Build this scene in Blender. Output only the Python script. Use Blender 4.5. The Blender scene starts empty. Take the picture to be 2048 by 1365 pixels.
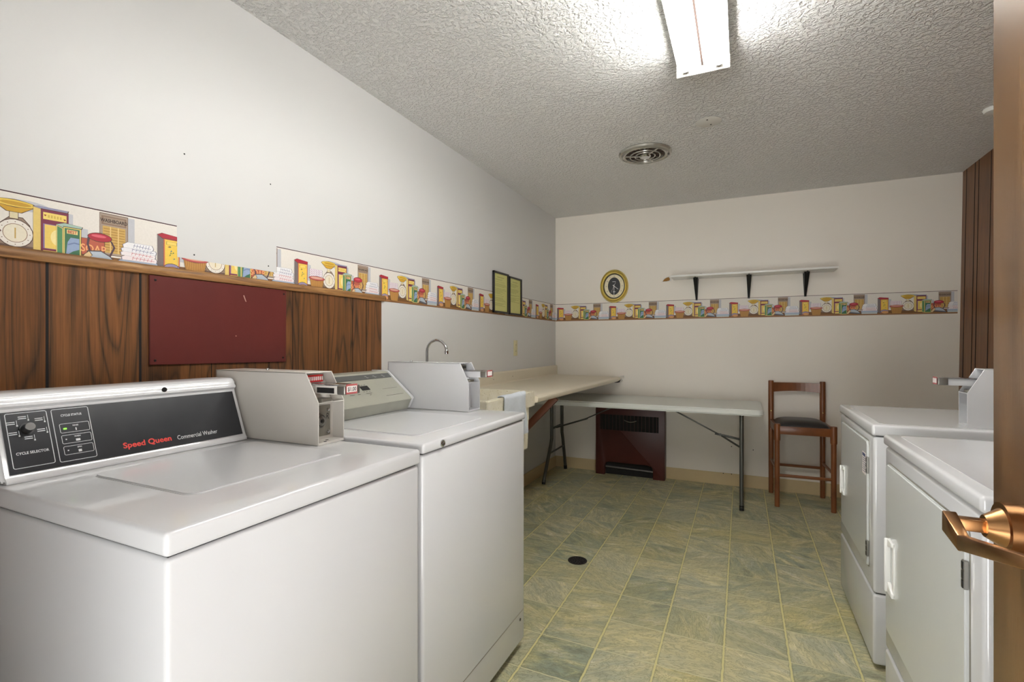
import bpy, bmesh, math, random
from mathutils import Vector, Matrix

random.seed(7)
SC = bpy.context.scene
COL = SC.collection

# ------------------------------------------------------------------ camera
F_PX = 982.478
YAW = 0.437002
CAM = Vector((1.66054, 0.0, 1.20904))
cam_d = bpy.data.cameras.new('camera')
cam_d.sensor_width = 36.0
cam_d.lens = F_PX * 36.0 / 2048.0
cam_d.shift_y = (686.877 - 682.5) / 2048.0
cam_d.clip_start = 0.02
cam_o = bpy.data.objects.new('camera', cam_d)
COL.objects.link(cam_o)
cam_o.location = CAM
cam_o.rotation_euler = (math.pi / 2, 0, YAW)
SC.camera = cam_o

# ------------------------------------------------------------------ world, exposure
world = bpy.data.worlds.new('world')
SC.world = world
world.use_nodes = True
bgn = world.node_tree.nodes['Background']
# added fill through the doorway: glow band below the horizon to lift the ceiling
_wt = world.node_tree
_tc = _wt.nodes.new('ShaderNodeTexCoord'); _sx = _wt.nodes.new('ShaderNodeSeparateXYZ'); _cr = _wt.nodes.new('ShaderNodeValToRGB'); _ma = _wt.nodes.new('ShaderNodeMapRange')
_wt.links.new(_tc.outputs['Generated'], _sx.inputs[0]); _wt.links.new(_sx.outputs[2], _ma.inputs[0])
_ma.inputs[1].default_value = -1; _ma.inputs[2].default_value = 1
_wt.links.new(_ma.outputs[0], _cr.inputs[0]); _wt.links.new(_cr.outputs[0], bgn.inputs[0])
_cr.color_ramp.elements[0].position = .20; _cr.color_ramp.elements[0].color = (.14, .14, .14, 1)
_cr.color_ramp.elements[1].position = .54; _cr.color_ramp.elements[1].color = (.12, .12, .12, 1)
for _p in (.28, .47):
    _e = _cr.color_ramp.elements.new(_p); _e.color = (1, .99, .97, 1)
bgn.inputs[1].default_value = 5.2
SC.view_settings.view_transform = 'Standard'
SC.view_settings.look = 'None'
SC.view_settings.exposure = 1.15
SC.view_settings.gamma = 1.0
SC.view_settings.use_curve_mapping = False
TUBE_STRENGTH = 30.0

RW, RD, RH = 3.10, 4.568, 2.44       # room width, depth, height

# ------------------------------------------------------------------ materials
def lin(c):
    return tuple(((v / 255.0) / 12.92 if v / 255.0 <= 0.04045 else ((v / 255.0 + 0.055) / 1.055) ** 2.4) for v in c)

class NT:
    def __init__(self, name):
        self.m = bpy.data.materials.new(name)
        self.m.use_nodes = True
        self.t = self.m.node_tree
        self.b = self.t.nodes['Principled BSDF']
    def n(self, typ, ins=None, **props):
        nd = self.t.nodes.new(typ)
        for k, v in props.items():
            setattr(nd, k, v)
        for k, v in (ins or {}).items():
            s = nd.inputs[k]
            if isinstance(v, bpy.types.NodeSocket):
                self.t.links.new(v, s)
            else:
                s.default_value = v
        return nd
    def math(self, op, a, b=None, c=None):
        ins = {0: a}
        if b is not None: ins[1] = b
        if c is not None: ins[2] = c
        return self.n('ShaderNodeMath', ins, operation=op).outputs[0]
    def coord(self, scale=(1, 1, 1), loc=(0, 0, 0)):
        g = self.n('ShaderNodeTexCoord').outputs['Object']
        return self.n('ShaderNodeMapping', {'Vector': g, 'Scale': scale, 'Location': loc}).outputs[0]
    def noise(self, vec, scale, detail=4, rough=.5, dist=0):
        return self.n('ShaderNodeTexNoise', {'Vector': vec, 'Scale': scale, 'Detail': detail, 'Roughness': rough, 'Distortion': dist}).outputs[0]
    def ramp(self, fac, stops):
        r = self.n('ShaderNodeValToRGB', {'Fac': fac})
        el = r.color_ramp.elements
        while len(el) > 1: el.remove(el[-1])
        for i, (p, c) in enumerate(stops):
            e = el[0] if i == 0 else el.new(p)
            e.position = p
            c = lin(c) if max(c) > 1.0 else c
            e.color = (*c, 1)
        return r.outputs[0]
    def mix(self, fac, a, b, mode='MIX'):
        nd = self.t.nodes.new('ShaderNodeMix')
        nd.data_type = 'RGBA'; nd.blend_type = mode
        for idx, v in ((0, fac), (6, a), (7, b)):
            s = nd.inputs[idx]
            if isinstance(v, bpy.types.NodeSocket): self.t.links.new(v, s)
            elif idx == 0: s.default_value = v
            else: s.default_value = (*v, 1)
        return nd.outputs[2]
    def set(self, **kw):
        names = {'color': 'Base Color', 'rough': 'Roughness', 'metal': 'Metallic', 'normal': 'Normal', 'coat': 'Coat Weight',
                 'spec': 'Specular IOR Level', 'coatr': 'Coat Roughness', 'ecol': 'Emission Color', 'estr': 'Emission Strength'}
        for k, v in kw.items():
            s = self.b.inputs[names[k]]
            if isinstance(v, bpy.types.NodeSocket): self.t.links.new(v, s)
            elif isinstance(v, tuple): s.default_value = (*v, 1)
            else: s.default_value = v
        return self
    def bump(self, h, strength=.3, dist=.01):
        self.set(normal=self.n('ShaderNodeBump', {'Height': h, 'Strength': strength, 'Distance': dist}).outputs[0])
        return self

def simple(name, rgb, rough=.5, metal=0., coat=0., var=.04, scale=12., bump=0., spec=.5):
    m = NT(name)
    c = lin(rgb)
    v = m.noise(m.coord(), scale, 3)
    dark = tuple(max(0, x * (1 - var * 2)) for x in c)
    lite = tuple(min(1, x * (1 + var)) for x in c)
    m.set(color=m.mix(v, dark, lite), rough=rough, metal=metal, coat=coat, spec=spec)
    if bump: m.bump(m.noise(m.coord(), scale * 12, 2), bump, .002)
    return m.m

M = {}
M['enamel'] = simple('white_enamel', (212, 213, 215), .14, 0, .3, .01, 5)
M['enamel_warm'] = simple('warm_white_enamel', (210, 206, 199), .28, 0, .1, .01, 5)
M['enamel_door'] = simple('door_enamel', (210, 213, 212), .2, 0, .3, .01, 5)
M['dark_gap'] = simple('dark_gap', (40, 40, 42), .8)
M['console_black'] = simple('console_black', (40, 42, 46), .22, 0, .1, .15, 14)
M['console_champagne'] = simple('console_champagne', (170, 170, 157), .35, .3, 0, .05, 20)
M['console_strip'] = simple('console_grey_strip', (88, 90, 88), .4, .2)
M['chrome'] = simple('chrome', (200, 202, 204), .12, 1.)
M['steel'] = simple('brushed_steel', (150, 148, 142), .35, .9, 0, .08, 30)
M['dark_steel'] = simple('dark_steel', (70, 68, 64), .4, .8)
M['plate_grey'] = simple('lock_plate_grey', (150, 146, 136), .45, .6, 0, .05, 60)
M['black_plastic'] = simple('black_plastic', (24, 24, 25), .35)
M['black_metal'] = simple('black_painted_metal', (22, 22, 23), .3)
M['ink'] = simple('dark_ink', (60, 60, 58), .6)
M['ink_white'] = simple('white_ink', (205, 208, 210), .5)
M['ink_red'] = simple('red_ink', (222, 52, 40), .5)
M['green_led'] = NT('green_led').set(color=lin((120, 220, 60)), ecol=lin((130, 235, 70)), estr=.8).m
M['red_plastic'] = simple('red_plastic', (196, 40, 40), .4)
M['paper_white'] = simple('paper_white', (228, 222, 218), .7)
M['paper_yellow'] = simple('yellow_paper', (206, 204, 128), .45, 0, 0, .05, 8)
M['maroon'] = simple('maroon_paint', (98, 40, 36), .36, 0, 0, .12, 5, .25)
M['maroon_dark'] = simple('heater_maroon', (76, 30, 24), .4, 0, 0, .12, 6)
M['plastic_grey'] = simple('table_plastic', (222, 225, 219), .38, 0, 0, .01, 10, 0)
M['leg_grey'] = simple('table_leg_grey', (84, 84, 78), .35, .4)
M['baseboard'] = simple('cream_vinyl', (205, 184, 142), .5, 0, 0, .06, 3)
M['plate_cream'] = simple('cream_plate', (208, 200, 158), .45)
M['shelf_white'] = simple('shelf_white', (236, 236, 232), .4)
M['leather'] = simple('black_vinyl_seat', (36, 32, 30), .34, 0, 0, .2, 40, .2)
M['rubber'] = simple('black_rubber', (22, 22, 22), .7)
M['gold'] = simple('gold_rim', (226, 206, 122), .3, .75)
M['clock_cream'] = simple('clock_cream', (232, 222, 190), .4, .1)
M['clock_black'] = simple('clock_black', (52, 54, 56), .4)
M['towel'] = simple('pale_blue_towel', (214, 221, 228), .95, 0, 0, .06, 60, .6)
M['copper'] = simple('bronze_handle', (196, 146, 98), .26, 1., 0, .12, 16)
M['fixture'] = simple('fixture_enamel', (232, 232, 226), .4, 0, 0, .02)
M['rust'] = simple('rust_line', (66, 46, 34), .8, 0, 0, .3, 90)
M['tube'] = NT('lit_tube').set(color=(.9, .9, .9), ecol=(1.0, .985, .96), estr=TUBE_STRENGTH).m
M['grille'] = simple('vent_steel', (186, 184, 176), .25, .7, 0, .1, 40)
M['vent_back'] = simple('vent_inside', (58, 48, 38), .8, 0, 0, .3, 60)  # dark brown backing disc of the vent
M['drain'] = simple('drain_iron', (48, 44, 42), .5, .6, 0, .3, 200, .5)
M['hole'] = simple('hole_dark', (30, 28, 26), .9)
M['torn_paper'] = simple('torn_brown_paper', (158, 116, 58), .8)
M['caulk'] = simple('caulk_white', (222, 220, 214), .7)
M['tag_pink'] = simple('tag_border', (170, 84, 84), .5)
M['scuff'] = simple('scuff_light', (190, 150, 135), .8)

def laminate():
    m = NT('beige_laminate')
    a = m.noise(m.coord(), 220, 2)
    b = m.noise(m.coord(), 3, 3)
    c = m.mix(b, lin((222, 213, 190)), lin((214, 204, 180)))
    m.set(color=m.mix(m.ramp(a, [(.45, (0, 0, 0)), (.7, (1, 1, 1))]), c, lin((222, 212, 194))), rough=.34)
    return m.m
M['laminate'] = laminate()

def sink_mat():
    m = NT('speckled_cream_sink')
    a = m.noise(m.coord(), 90, 4, .7)
    b = m.noise(m.coord(), 22, 4, .6)
    c = m.mix(m.ramp(b, [(.35, (0, 0, 0)), (.65, (1, 1, 1))]), lin((220, 213, 190)), lin((230, 225, 208)))
    c = m.mix(m.ramp(a, [(.0, (1, 1, 1)), (.33, (1, 1, 1)), (.4, (0, 0, 0))]), c, lin((168, 150, 110)))
    m.set(color=c, rough=.45)
    return m.m
M['sink'] = sink_mat()

def wall_mat(name, c1, c2, rough=.5):
    m = NT(name)
    v = m.noise(m.coord(), 1.3, 3)
    f = m.noise(m.coord(), 160, 2)
    m.set(color=m.mix(v, lin(c1), lin(c2)), rough=rough)
    m.bump(f, .08, .002)
    return m.m
M['wall'] = wall_mat('white_wall_paint', (211, 211, 209), (207, 207, 205), .45)
M['wall_back'] = wall_mat('back_wall_paint', (216, 209, 199), (210, 204, 194), .5)

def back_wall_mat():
    # left wall's white paint, made lighter to offset dimmer light, with scuffs in the right hand corner
    m = NT('wall_paint_lightened_scuffed')
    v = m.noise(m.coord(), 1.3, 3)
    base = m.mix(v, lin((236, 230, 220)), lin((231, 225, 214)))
    sc = m.noise(m.coord((1, 1, 1.6)), 26, 6, .8)
    mask = m.ramp(sc, [(.0, (0, 0, 0)), (.69, (0, 0, 0)), (.73, (1, 1, 1))])
    pos = m.n('ShaderNodeSeparateXYZ', {0: m.coord()}).outputs
    near = m.math('GREATER_THAN', pos[0], 2.55)
    low = m.math('LESS_THAN', pos[2], 1.42)
    k = m.math('MULTIPLY', m.math('MULTIPLY', near, low), .35)
    m.set(color=m.mix(m.math('MULTIPLY', mask, k), base, lin((120, 122, 108))), rough=.5)
    m.bump(m.noise(m.coord(), 160, 2), .08, .002)
    return m.m
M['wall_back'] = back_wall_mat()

def ceiling_mat():
    m = NT('knockdown_ceiling')
    co = m.coord()
    a = m.noise(co, 62, 3, .55, .3)
    h = m.ramp(a, [(.40, (0, 0, 0)), (.56, (1, 1, 1))])
    b = m.noise(co, 150, 2)
    hh = m.math('ADD', h, m.math('MULTIPLY', b, .25))
    m.set(color=m.mix(m.noise(co, 1.0, 2), lin((238, 238, 236)), lin((232, 231, 228))), rough=.6)
    m.bump(hh, .95, .0065)
    return m.m
M['ceiling'] = ceiling_mat()

def floor_mat():
    m = NT('slate_tile_vinyl')
    co = m.coord()
    p = m.n('ShaderNodeSeparateXYZ', {0: co}).outputs
    tx = m.math('DIVIDE', m.math('SUBTRACT', p[0], .908 - .2297 * 8), .2297)
    ty = m.math('DIVIDE', m.math('SUBTRACT', p[1], 2.131 - .2285 * 16), .2285)
    wob = m.math('MULTIPLY', m.math('SUBTRACT', m.noise(co, 30, 2), .5), .03)
    fx = m.math('FRACT', m.math('ADD', tx, wob)); fy = m.math('FRACT', m.math('ADD', ty, wob))
    cell = m.n('ShaderNodeCombineXYZ', {0: m.math('FLOOR', tx), 1: m.math('FLOOR', ty), 2: 0.0}).outputs[0]
    rnd = m.n('ShaderNodeTexWhiteNoise', {'Vector': cell}, noise_dimensions='3D')
    rs = m.n('ShaderNodeSeparateColor', {0: rnd.outputs[1]}).outputs
    # each tile turns its stone pattern by its own angle
    ang = m.math('MULTIPLY', m.math('SUBTRACT', rs[0], .35), 2.2)
    rot = m.n('ShaderNodeVectorRotate', {'Vector': co, 'Angle': ang, 'Center': (0, 0, 0)}, rotation_type='Z_AXIS').outputs[0]
    off = m.n('ShaderNodeVectorMath', {0: rot, 1: m.n('ShaderNodeVectorMath', {0: rnd.outputs[1], 1: (9, 9, 9)}, operation='MULTIPLY').outputs[0]}, operation='ADD').outputs[0]
    st = m.n('ShaderNodeMapping', {'Vector': off, 'Scale': (4.5, 14, 1)}).outputs[0]
    n1 = m.noise(st, 1.2, 7, .62, .9)
    n2 = m.noise(m.n('ShaderNodeMapping', {'Vector': off, 'Scale': (3, 7, 1)}).outputs[0], 1.4, 5, .6, 1.2)
    c = m.ramp(n1, [(.34, (108, 112, 94)), (.43, (154, 158, 130)), (.50, (184, 180, 138)), (.57, (212, 204, 158)), (.66, (236, 228, 204))])
    c = m.mix(m.ramp(n2, [(.42, (0, 0, 0)), (.62, (.75, .75, .75))]), c, lin((150, 160, 146)))
    yel = m.noise(co, 2.2, 4, .6)
    c = m.mix(m.ramp(yel, [(.44, (0, 0, 0)), (.66, (.6, .6, .6))]), c, lin((210, 192, 122)))
    tint = m.math('MULTIPLY', m.math('SUBTRACT', rs[1], .5), .55)
    c = m.mix(m.math('MULTIPLY', rs[1], .45), c, lin((222, 214, 182)))
    c = m.mix(m.math('MULTIPLY', rs[2], .35), c, lin((130, 136, 114)))
    v = m.n('ShaderNodeTexNoise', {'Vector': st, 'Scale': 2.1, 'Detail': 6.0, 'Roughness': .7, 'Distortion': 2.2}).outputs[0]
    vein = m.math('SUBTRACT', 1.0, m.math('MULTIPLY', m.math('ABSOLUTE', m.math('SUBTRACT', v, .5)), 26.0))
    vein = m.math('MULTIPLY', m.math('MAXIMUM', vein, 0.0), .6)
    c = m.mix(vein, c, lin((104, 104, 80)))
    # grout: wide yellowish lines along the room, thin pale lines across it
    dx = m.math('MINIMUM', fx, m.math('SUBTRACT', 1.0, fx)); dy = m.math('MINIMUM', fy, m.math('SUBTRACT', 1.0, fy))
    gx = m.math('LESS_THAN', dx, .016); gy = m.math('LESS_THAN', dy, .0125)
    ex = m.math('LESS_THAN', dx, .032); ey = m.math('LESS_THAN', dy, .02)
    edge = m.math('MULTIPLY', m.math('MAXIMUM', ex, ey), .3)
    c = m.mix(edge, c, lin((104, 104, 66)))
    g = m.math('MAXIMUM', gx, gy)
    gc = m.mix(gx, lin((206, 202, 164)), lin((214, 206, 146)))
    c = m.mix(m.math('MULTIPLY', g, .9), c, gc)
    m.set(color=c, rough=m.math('ADD', .36, m.math('MULTIPLY', n1, .12)), spec=.4)
    hgt = m.math('SUBTRACT', m.math('MULTIPLY', n1, .4), m.math('MULTIPLY', g, .5))
    m.bump(hgt, .25, .003)
    return m.m
M['floor'] = floor_mat()

def panel_mat(name, axis, cols, freq, lf=1.0, rough=.4, board=.22, off=0.0, warm=None, fig=(.17, .75, .45), zs=1.25, tone=0.):
    """vertical-grained boards: contour bands of a stretched noise make the cathedral figure"""
    m = NT(name)
    co = m.coord()
    p = m.n('ShaderNodeSeparateXYZ', {0: co}).outputs
    a = p[1] if axis == 'y' else p[0]
    b = m.math('FLOOR', m.math('DIVIDE', m.math('SUBTRACT', a, off), board))
    rb = m.n('ShaderNodeTexWhiteNoise', {'W': b}, noise_dimensions='1D').outputs[0]
    v = m.n('ShaderNodeCombineXYZ', {0: m.math('MULTIPLY', a, 13.0 * lf), 1: m.math('MULTIPLY', rb, 40.0), 2: m.math('MULTIPLY', p[2], zs)}).outputs[0]
    n = m.noise(v, 1.0, 2, .35, .15)
    bands = m.math('SUBTRACT', .25, m.math('POWER', m.math('SUBTRACT', 1.0, m.math('ABSOLUTE', m.math('SINE', m.math('MULTIPLY', n, freq)))), 2.2))
    fine = m.noise(m.n('ShaderNodeCombineXYZ', {0: m.math('MULTIPLY', a, 260.0), 1: 0.0, 2: m.math('MULTIPLY', p[2], 6.0)}).outputs[0], 1.0, 3, .6)
    mid = m.noise(m.n('ShaderNodeCombineXYZ', {0: m.math('MULTIPLY', a, 34.0), 1: rb, 2: m.math('MULTIPLY', p[2], 1.6)}).outputs[0], 1.0, 4, .6, .4)
    f = m.math('ADD', m.math('MULTIPLY', bands, fig[0]), m.math('ADD', m.math('ADD', m.math('MULTIPLY', m.math('SUBTRACT', mid, .5), fig[1]), .5 * .75 + .08), m.math('MULTIPLY', m.math('SUBTRACT', fine, .5), fig[2])))
    c = m.ramp(f, cols)
    big = m.noise(co, 2.4, 3)
    if warm: c = m.mix(m.ramp(big, [(.4, (0, 0, 0)), (.68, (.6, .6, .6))]), c, lin(warm), 'MIX')
    if tone: c = m.mix(m.math('MULTIPLY', rb, tone), c, m.mix(1.0, c, (.66, .60, .56), 'MULTIPLY'))
    m.set(color=c, rough=rough)
    m.bump(fine, .12, .002)
    return m.m
WOODC = [(.16, (40, 30, 22)), (.3, (72, 50, 34)), (.42, (98, 66, 40)), (.55, (122, 80, 46)), (.72, (146, 98, 58))]
M['panelling'] = panel_mat('dark_oak_panelling', 'y', WOODC, 52, .62, .34, .221, .653 - .221 * 4, fig=(.22, .6, .5), zs=.62, tone=.45)
M['panelling_right'] = panel_mat('brown_panelling', 'y', [(.2, (96, 60, 32)), (.5, (122, 78, 42)), (.8, (144, 98, 56))], 20, .5, .4, .12, 0.)
M['chair_wood'] = panel_mat('reddish_chair_wood', 'y', [(.2, (98, 56, 28)), (.5, (130, 78, 44)), (.8, (156, 98, 58))], 12, .5, .3, .5)
M['door_wood'] = panel_mat('stained_door_wood', 'y', [(.2, (84, 57, 34)), (.5, (114, 81, 47)), (.8, (142, 105, 64))], 16, .25, .25, .9)
M['trim_wood'] = panel_mat('brown_trim_wood', 'x', [(.15, (70, 44, 22)), (.4, (112, 76, 42)), (.6, (150, 108, 66)), (.8, (176, 136, 88))], 8, .3, .45, .5)
M['groove'] = simple('groove_black', (22, 18, 16), .8)

def trim_mat():
    m = NT('weathered_trim_wood')
    v = m.coord((30, 3.2, 60))
    n = m.noise(v, 1.0, 6, .65, 1.2)
    c = m.ramp(n, [(.25, (78, 50, 26)), (.42, (118, 82, 48)), (.55, (150, 108, 62)), (.7, (182, 140, 86)), (.85, (196, 160, 110))])
    m.set(color=c, rough=.5)
    m.bump(n, .2, .002)
    return m.m
M['trim_wood'] = trim_mat()

def vcol():
    m = NT('printed_paper')
    a = m.n('ShaderNodeAttribute', attribute_name='Col').outputs[0]
    n = m.noise(m.coord(), 180, 3, .6)
    m.set(color=m.mix(m.math('MULTIPLY', n, .28), a, m.mix(1.0, a, (.45, .42, .36), 'MULTIPLY')), rough=.6)
    return m.m
M['print'] = vcol()

# ------------------------------------------------------------------ mesh helpers
def add_bm(dst, src):
    me = bpy.data.meshes.new('tmp')
    src.to_mesh(me); src.free()
    dst.from_mesh(me)
    bpy.data.meshes.remove(me)

def box(bm, x0, x1, y0, y1, z0, z1, bev=0., seg=2, only=None):
    t = bmesh.new()
    bmesh.ops.create_cube(t, size=1)
    for v in t.verts:
        v.co = Vector(((x0 + x1) / 2 + v.co.x * (x1 - x0), (y0 + y1) / 2 + v.co.y * (y1 - y0), (z0 + z1) / 2 + v.co.z * (z1 - z0)))
    if bev > 0:
        es = t.edges[:]
        if only is not None:
            es = [e for e in es if abs((e.verts[0].co - e.verts[1].co).normalized()[only]) > .9]
        bmesh.ops.bevel(t, geom=es, offset=bev, segments=seg, affect='EDGES', profile=.5)
    add_bm(bm, t)
    return bm

def prism(bm, pts, axis, a0, a1, bev=0., seg=2):
    """pts are 2D in the other two axes (in xyz order); extruded along axis from a0 to a1"""
    t = bmesh.new()
    def mk(p, a):
        q = [0, 0, 0]; o = [i for i in range(3) if i != axis]
        q[axis] = a; q[o[0]] = p[0]; q[o[1]] = p[1]
        return Vector(q)
    lo = [t.verts.new(mk(p, a0)) for p in pts]; hi = [t.verts.new(mk(p, a1)) for p in pts]
    t.faces.new(lo); t.faces.new(hi[::-1])
    n = len(pts)
    for i in range(n):
        t.faces.new((lo[i], lo[(i + 1) % n], hi[(i + 1) % n], hi[i]))
    bmesh.ops.recalc_face_normals(t, faces=t.faces[:])
    if bev > 0:
        bmesh.ops.bevel(t, geom=t.edges[:], offset=bev, segments=seg, affect='EDGES', profile=.5)
    add_bm(bm, t)
    return bm

def hexa(bm, c, bev=0., seg=2):
    """eight corners: bottom four (ccw), top four"""
    t = bmesh.new()
    v = [t.verts.new(Vector(p)) for p in c]
    for f in ((3, 2, 1, 0), (4, 5, 6, 7), (0, 1, 5, 4), (1, 2, 6, 5), (2, 3, 7, 6), (3, 0, 4, 7)):
        t.faces.new([v[i] for i in f])
    bmesh.ops.recalc_face_normals(t, faces=t.faces[:])
    if bev > 0:
        bmesh.ops.bevel(t, geom=t.edges[:], offset=bev, segments=seg, affect='EDGES', profile=.5)
    add_bm(bm, t)
    return bm

def tube(bm, path, r, n=14, caps=True, up=None):
    t = bmesh.new()
    P = [Vector(p) for p in path]
    R = r if isinstance(r, (list, tuple)) else [r] * len(P)
    rings = []
    u = None
    for i, p in enumerate(P):
        if i == 0: d = P[1] - P[0]
        elif i == len(P) - 1: d = P[-1] - P[-2]
        else: d = (P[i + 1] - p).normalized() + (p - P[i - 1]).normalized()
        d.normalize()
        if u is None:
            u = d.orthogonal().normalized()
        else:
            u = (u - d * u.dot(d)).normalized()
        w = d.cross(u)
        rings.append([t.verts.new(p + (u * math.cos(a) + w * math.sin(a)) * R[i]) for a in [2 * math.pi * k / n for k in range(n)]])
    for a, b in zip(rings, rings[1:]):
        for k in range(n):
            t.faces.new((a[k], a[(k + 1) % n], b[(k + 1) % n], b[k]))
    if caps:
        t.faces.new(rings[0][::-1]); t.faces.new(rings[-1])
    bmesh.ops.recalc_face_normals(t, faces=t.faces[:])
    add_bm(bm, t)
    return bm

def bar(bm, p0, p1, w, h, bev=0., upv=(0, 0, 1)):
    """rectangular bar from p0 to p1"""
    p0, p1 = Vector(p0), Vector(p1)
    d = (p1 - p0).normalized(); s = d.cross(Vector(upv)).normalized(); u = s.cross(d)
    c = []
    for q in (p0, p1):
        c += [q + s * a * w / 2 + u * b * h / 2 for a, b in ((-1, -1), (1, -1), (1, 1), (-1, 1))]
    return hexa(bm, c, bev)

def lathe(bm, prof, centre, axis=2, n=32, sx=1., sy=1.):
    """profile of (radius, height) turned about axis through centre; sx, sy stretch the circle to an oval"""
    t = bmesh.new()
    o = [i for i in range(3) if i != axis]
    rings = []
    for r, h in prof:
        ring = []
        for k in range(n):
            a = 2 * math.pi * k / n
            q = [0, 0, 0]; q[axis] = centre[axis] + h
            q[o[0]] = centre[o[0]] + r * sx * math.cos(a); q[o[1]] = centre[o[1]] + r * sy * math.sin(a)
            ring.append(t.verts.new(q))
        rings.append(ring)
    for a, b in zip(rings, rings[1:]):
        for k in range(n):
            t.faces.new((a[k], a[(k + 1) % n], b[(k + 1) % n], b[k]))
    t.faces.new(rings[0][::-1]); t.faces.new(rings[-1])
    bmesh.ops.remove_doubles(t, verts=t.verts[:], dist=1e-6)
    bmesh.ops.recalc_face_normals(t, faces=t.faces[:])
    add_bm(bm, t)
    return bm

def ring(bm, R, r, centre, axis=2, n=36, m=10, sx=1., sy=1.):
    t = bmesh.new()
    o = [i for i in range(3) if i != axis]
    rs = []
    for k in range(n):
        a = 2 * math.pi * k / n
        rr = []
        for j in range(m):
            b = 2 * math.pi * j / m
            q = [0, 0, 0]
            q[axis] = centre[axis] + r * math.sin(b)
            q[o[0]] = centre[o[0]] + (R + r * math.cos(b)) * sx * math.cos(a)
            q[o[1]] = centre[o[1]] + (R + r * math.cos(b)) * sy * math.sin(a)
            rr.append(t.verts.new(q))
        rs.append(rr)
    for i in range(n):
        a, b = rs[i], rs[(i + 1) % n]
        for j in range(m):
            t.faces.new((a[j], a[(j + 1) % m], b[(j + 1) % m], b[j]))
    bmesh.ops.recalc_face_normals(t, faces=t.faces[:])
    add_bm(bm, t)
    return bm

def txt(bm, s, org, xa, ya, size, bold=0., align='LEFT', extr=.0002, shear=0., sx=1.):
    cu = bpy.data.curves.new('lettering', 'FONT')
    cu.body = s; cu.size = size; cu.offset = bold; cu.align_x = align; cu.shear = shear
    cu.resolution_u = 3
    ob = bpy.data.objects.new('lettering', cu)
    COL.objects.link(ob)
    me = bpy.data.meshes.new_from_object(ob.evaluated_get(bpy.context.evaluated_depsgraph_get()))
    xa, ya = Vector(xa).normalized(), Vector(ya).normalized(); za = xa.cross(ya)
    org = Vector(org)
    t = bmesh.new(); t.from_mesh(me)
    for v in t.verts:
        v.co = org + xa * v.co.x * sx + ya * v.co.y + za * extr
    add_bm(bm, t)
    bpy.data.meshes.remove(me)
    bpy.data.objects.remove(ob); bpy.data.curves.remove(cu)
    return bm

def obj(name, bm, mat, parent=None, smooth=True, ang=35, org=None):
    """link a bmesh (in world coordinates) as one object; parts share their thing's origin"""
    if org is None:
        org = parent['_org'] if parent is not None else (0, 0, 0)
    org = Vector(org)
    for v in bm.verts: v.co -= org
    if smooth:
        for f in bm.faces: f.smooth = True
        for e in bm.edges:
            if len(e.link_faces) == 2 and e.calc_face_angle(0) > math.radians(ang): e.smooth = False
            elif len(e.link_faces) != 2: e.smooth = False
    me = bpy.data.meshes.new(name)
    bm.to_mesh(me); bm.free()
    me.materials.append(mat)
    o = bpy.data.objects.new(name, me)
    COL.objects.link(o)
    if parent is not None:
        o.parent = parent
    else:
        o.location = org
    ORG[o.name] = tuple(org)
    return o
ORG = {}

class _P(dict): pass

def thing(name, label, cat, loc, group=None):
    o = bpy.data.objects.new(name, None)
    o.empty_display_size = .1
    COL.objects.link(o); o.location = loc
    o['label'] = label; o['category'] = cat
    if group: o['group'] = group
    ORG[o.name] = tuple(loc)
    return o

def tag(o, label, cat, group=None):
    o['label'] = label; o['category'] = cat
    if group: o['group'] = group
    return o

def part(name, bm, mat, parent, smooth=True, ang=35, label=None):
    o = obj(name, bm, mat, None, smooth, ang, org=ORG[parent.name])
    o.location = (0, 0, 0)
    o.parent = parent
    if label: o['label'] = label
    return o

def struct(name, bm, mat, smooth=False):
    o = obj(name, bm, mat, None, smooth)
    o['kind'] = 'structure'
    return o

def B(): return bmesh.new()

# ------------------------------------------------------------------ the room shell
T = .12
YF = -.05                      # inner face of the front wall; the camera stands in the doorway
struct('floor', box(B(), -T, RW + .2, YF - .14, RD + T, -T, 0), M['floor'])
struct('ceiling', box(B(), -T, RW + .2, YF - .14, RD + T, RH, RH + T), M['ceiling'])
struct('wall_left', box(B(), -T, 0, YF - .14, RD + T, 0, RH), M['wall'])
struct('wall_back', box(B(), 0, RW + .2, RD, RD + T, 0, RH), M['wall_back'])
# the panelled right wall leans a little
wr = hexa(B(), [(3.065, YF - .14, 0), (3.3, YF - .14, 0), (3.3, RD, 0), (3.065, RD, 0),
                (3.102, YF - .14, RH), (3.3, YF - .14, RH), (3.3, RD, RH), (3.102, RD, RH)])
wall_right = struct('wall_right', wr, M['panelling_right'])
g = B()
for k, y in enumerate([y for y in (4.50, 4.36, 4.30, 4.12, 3.93, 3.84, 3.62, 3.43, 3.20, 3.02, 2.8, 2.6, 2.4, 2.2, 2.0, 1.7, 1.4, 1.1, .8, .5, .2)]):
    hexa(g, [(3.0635, y - .003, 0.1), (3.07, y - .003, 0.1), (3.07, y + .003, 0.1), (3.0635, y + .003, 0.1),
             (3.1005, y - .003, RH), (3.106, y - .003, RH), (3.106, y + .003, RH), (3.1005, y + .003, RH)])
part('groove', g, M['groove'], wall_right, False)
# front wall with the doorway
wf = B()
box(wf, 0, 1.10, YF - .14, YF, 0, RH); box(wf, 1.975, RW, YF - .14, YF, 0, RH); box(wf, 1.10, 1.975, YF - .14, YF, 2.06, RH)
struct('wall_front', wf, M['wall'])
# baseboards
def base(name, x0, x1, y0, y1):
    b = box(B(), x0, x1, y0, y1, 0, .102)
    return struct(name, b, M['baseboard'])
base('baseboard_left', 0, .007, 1.0, RD)
base('baseboard_back', .007, 3.064, RD - .007, RD)

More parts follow.
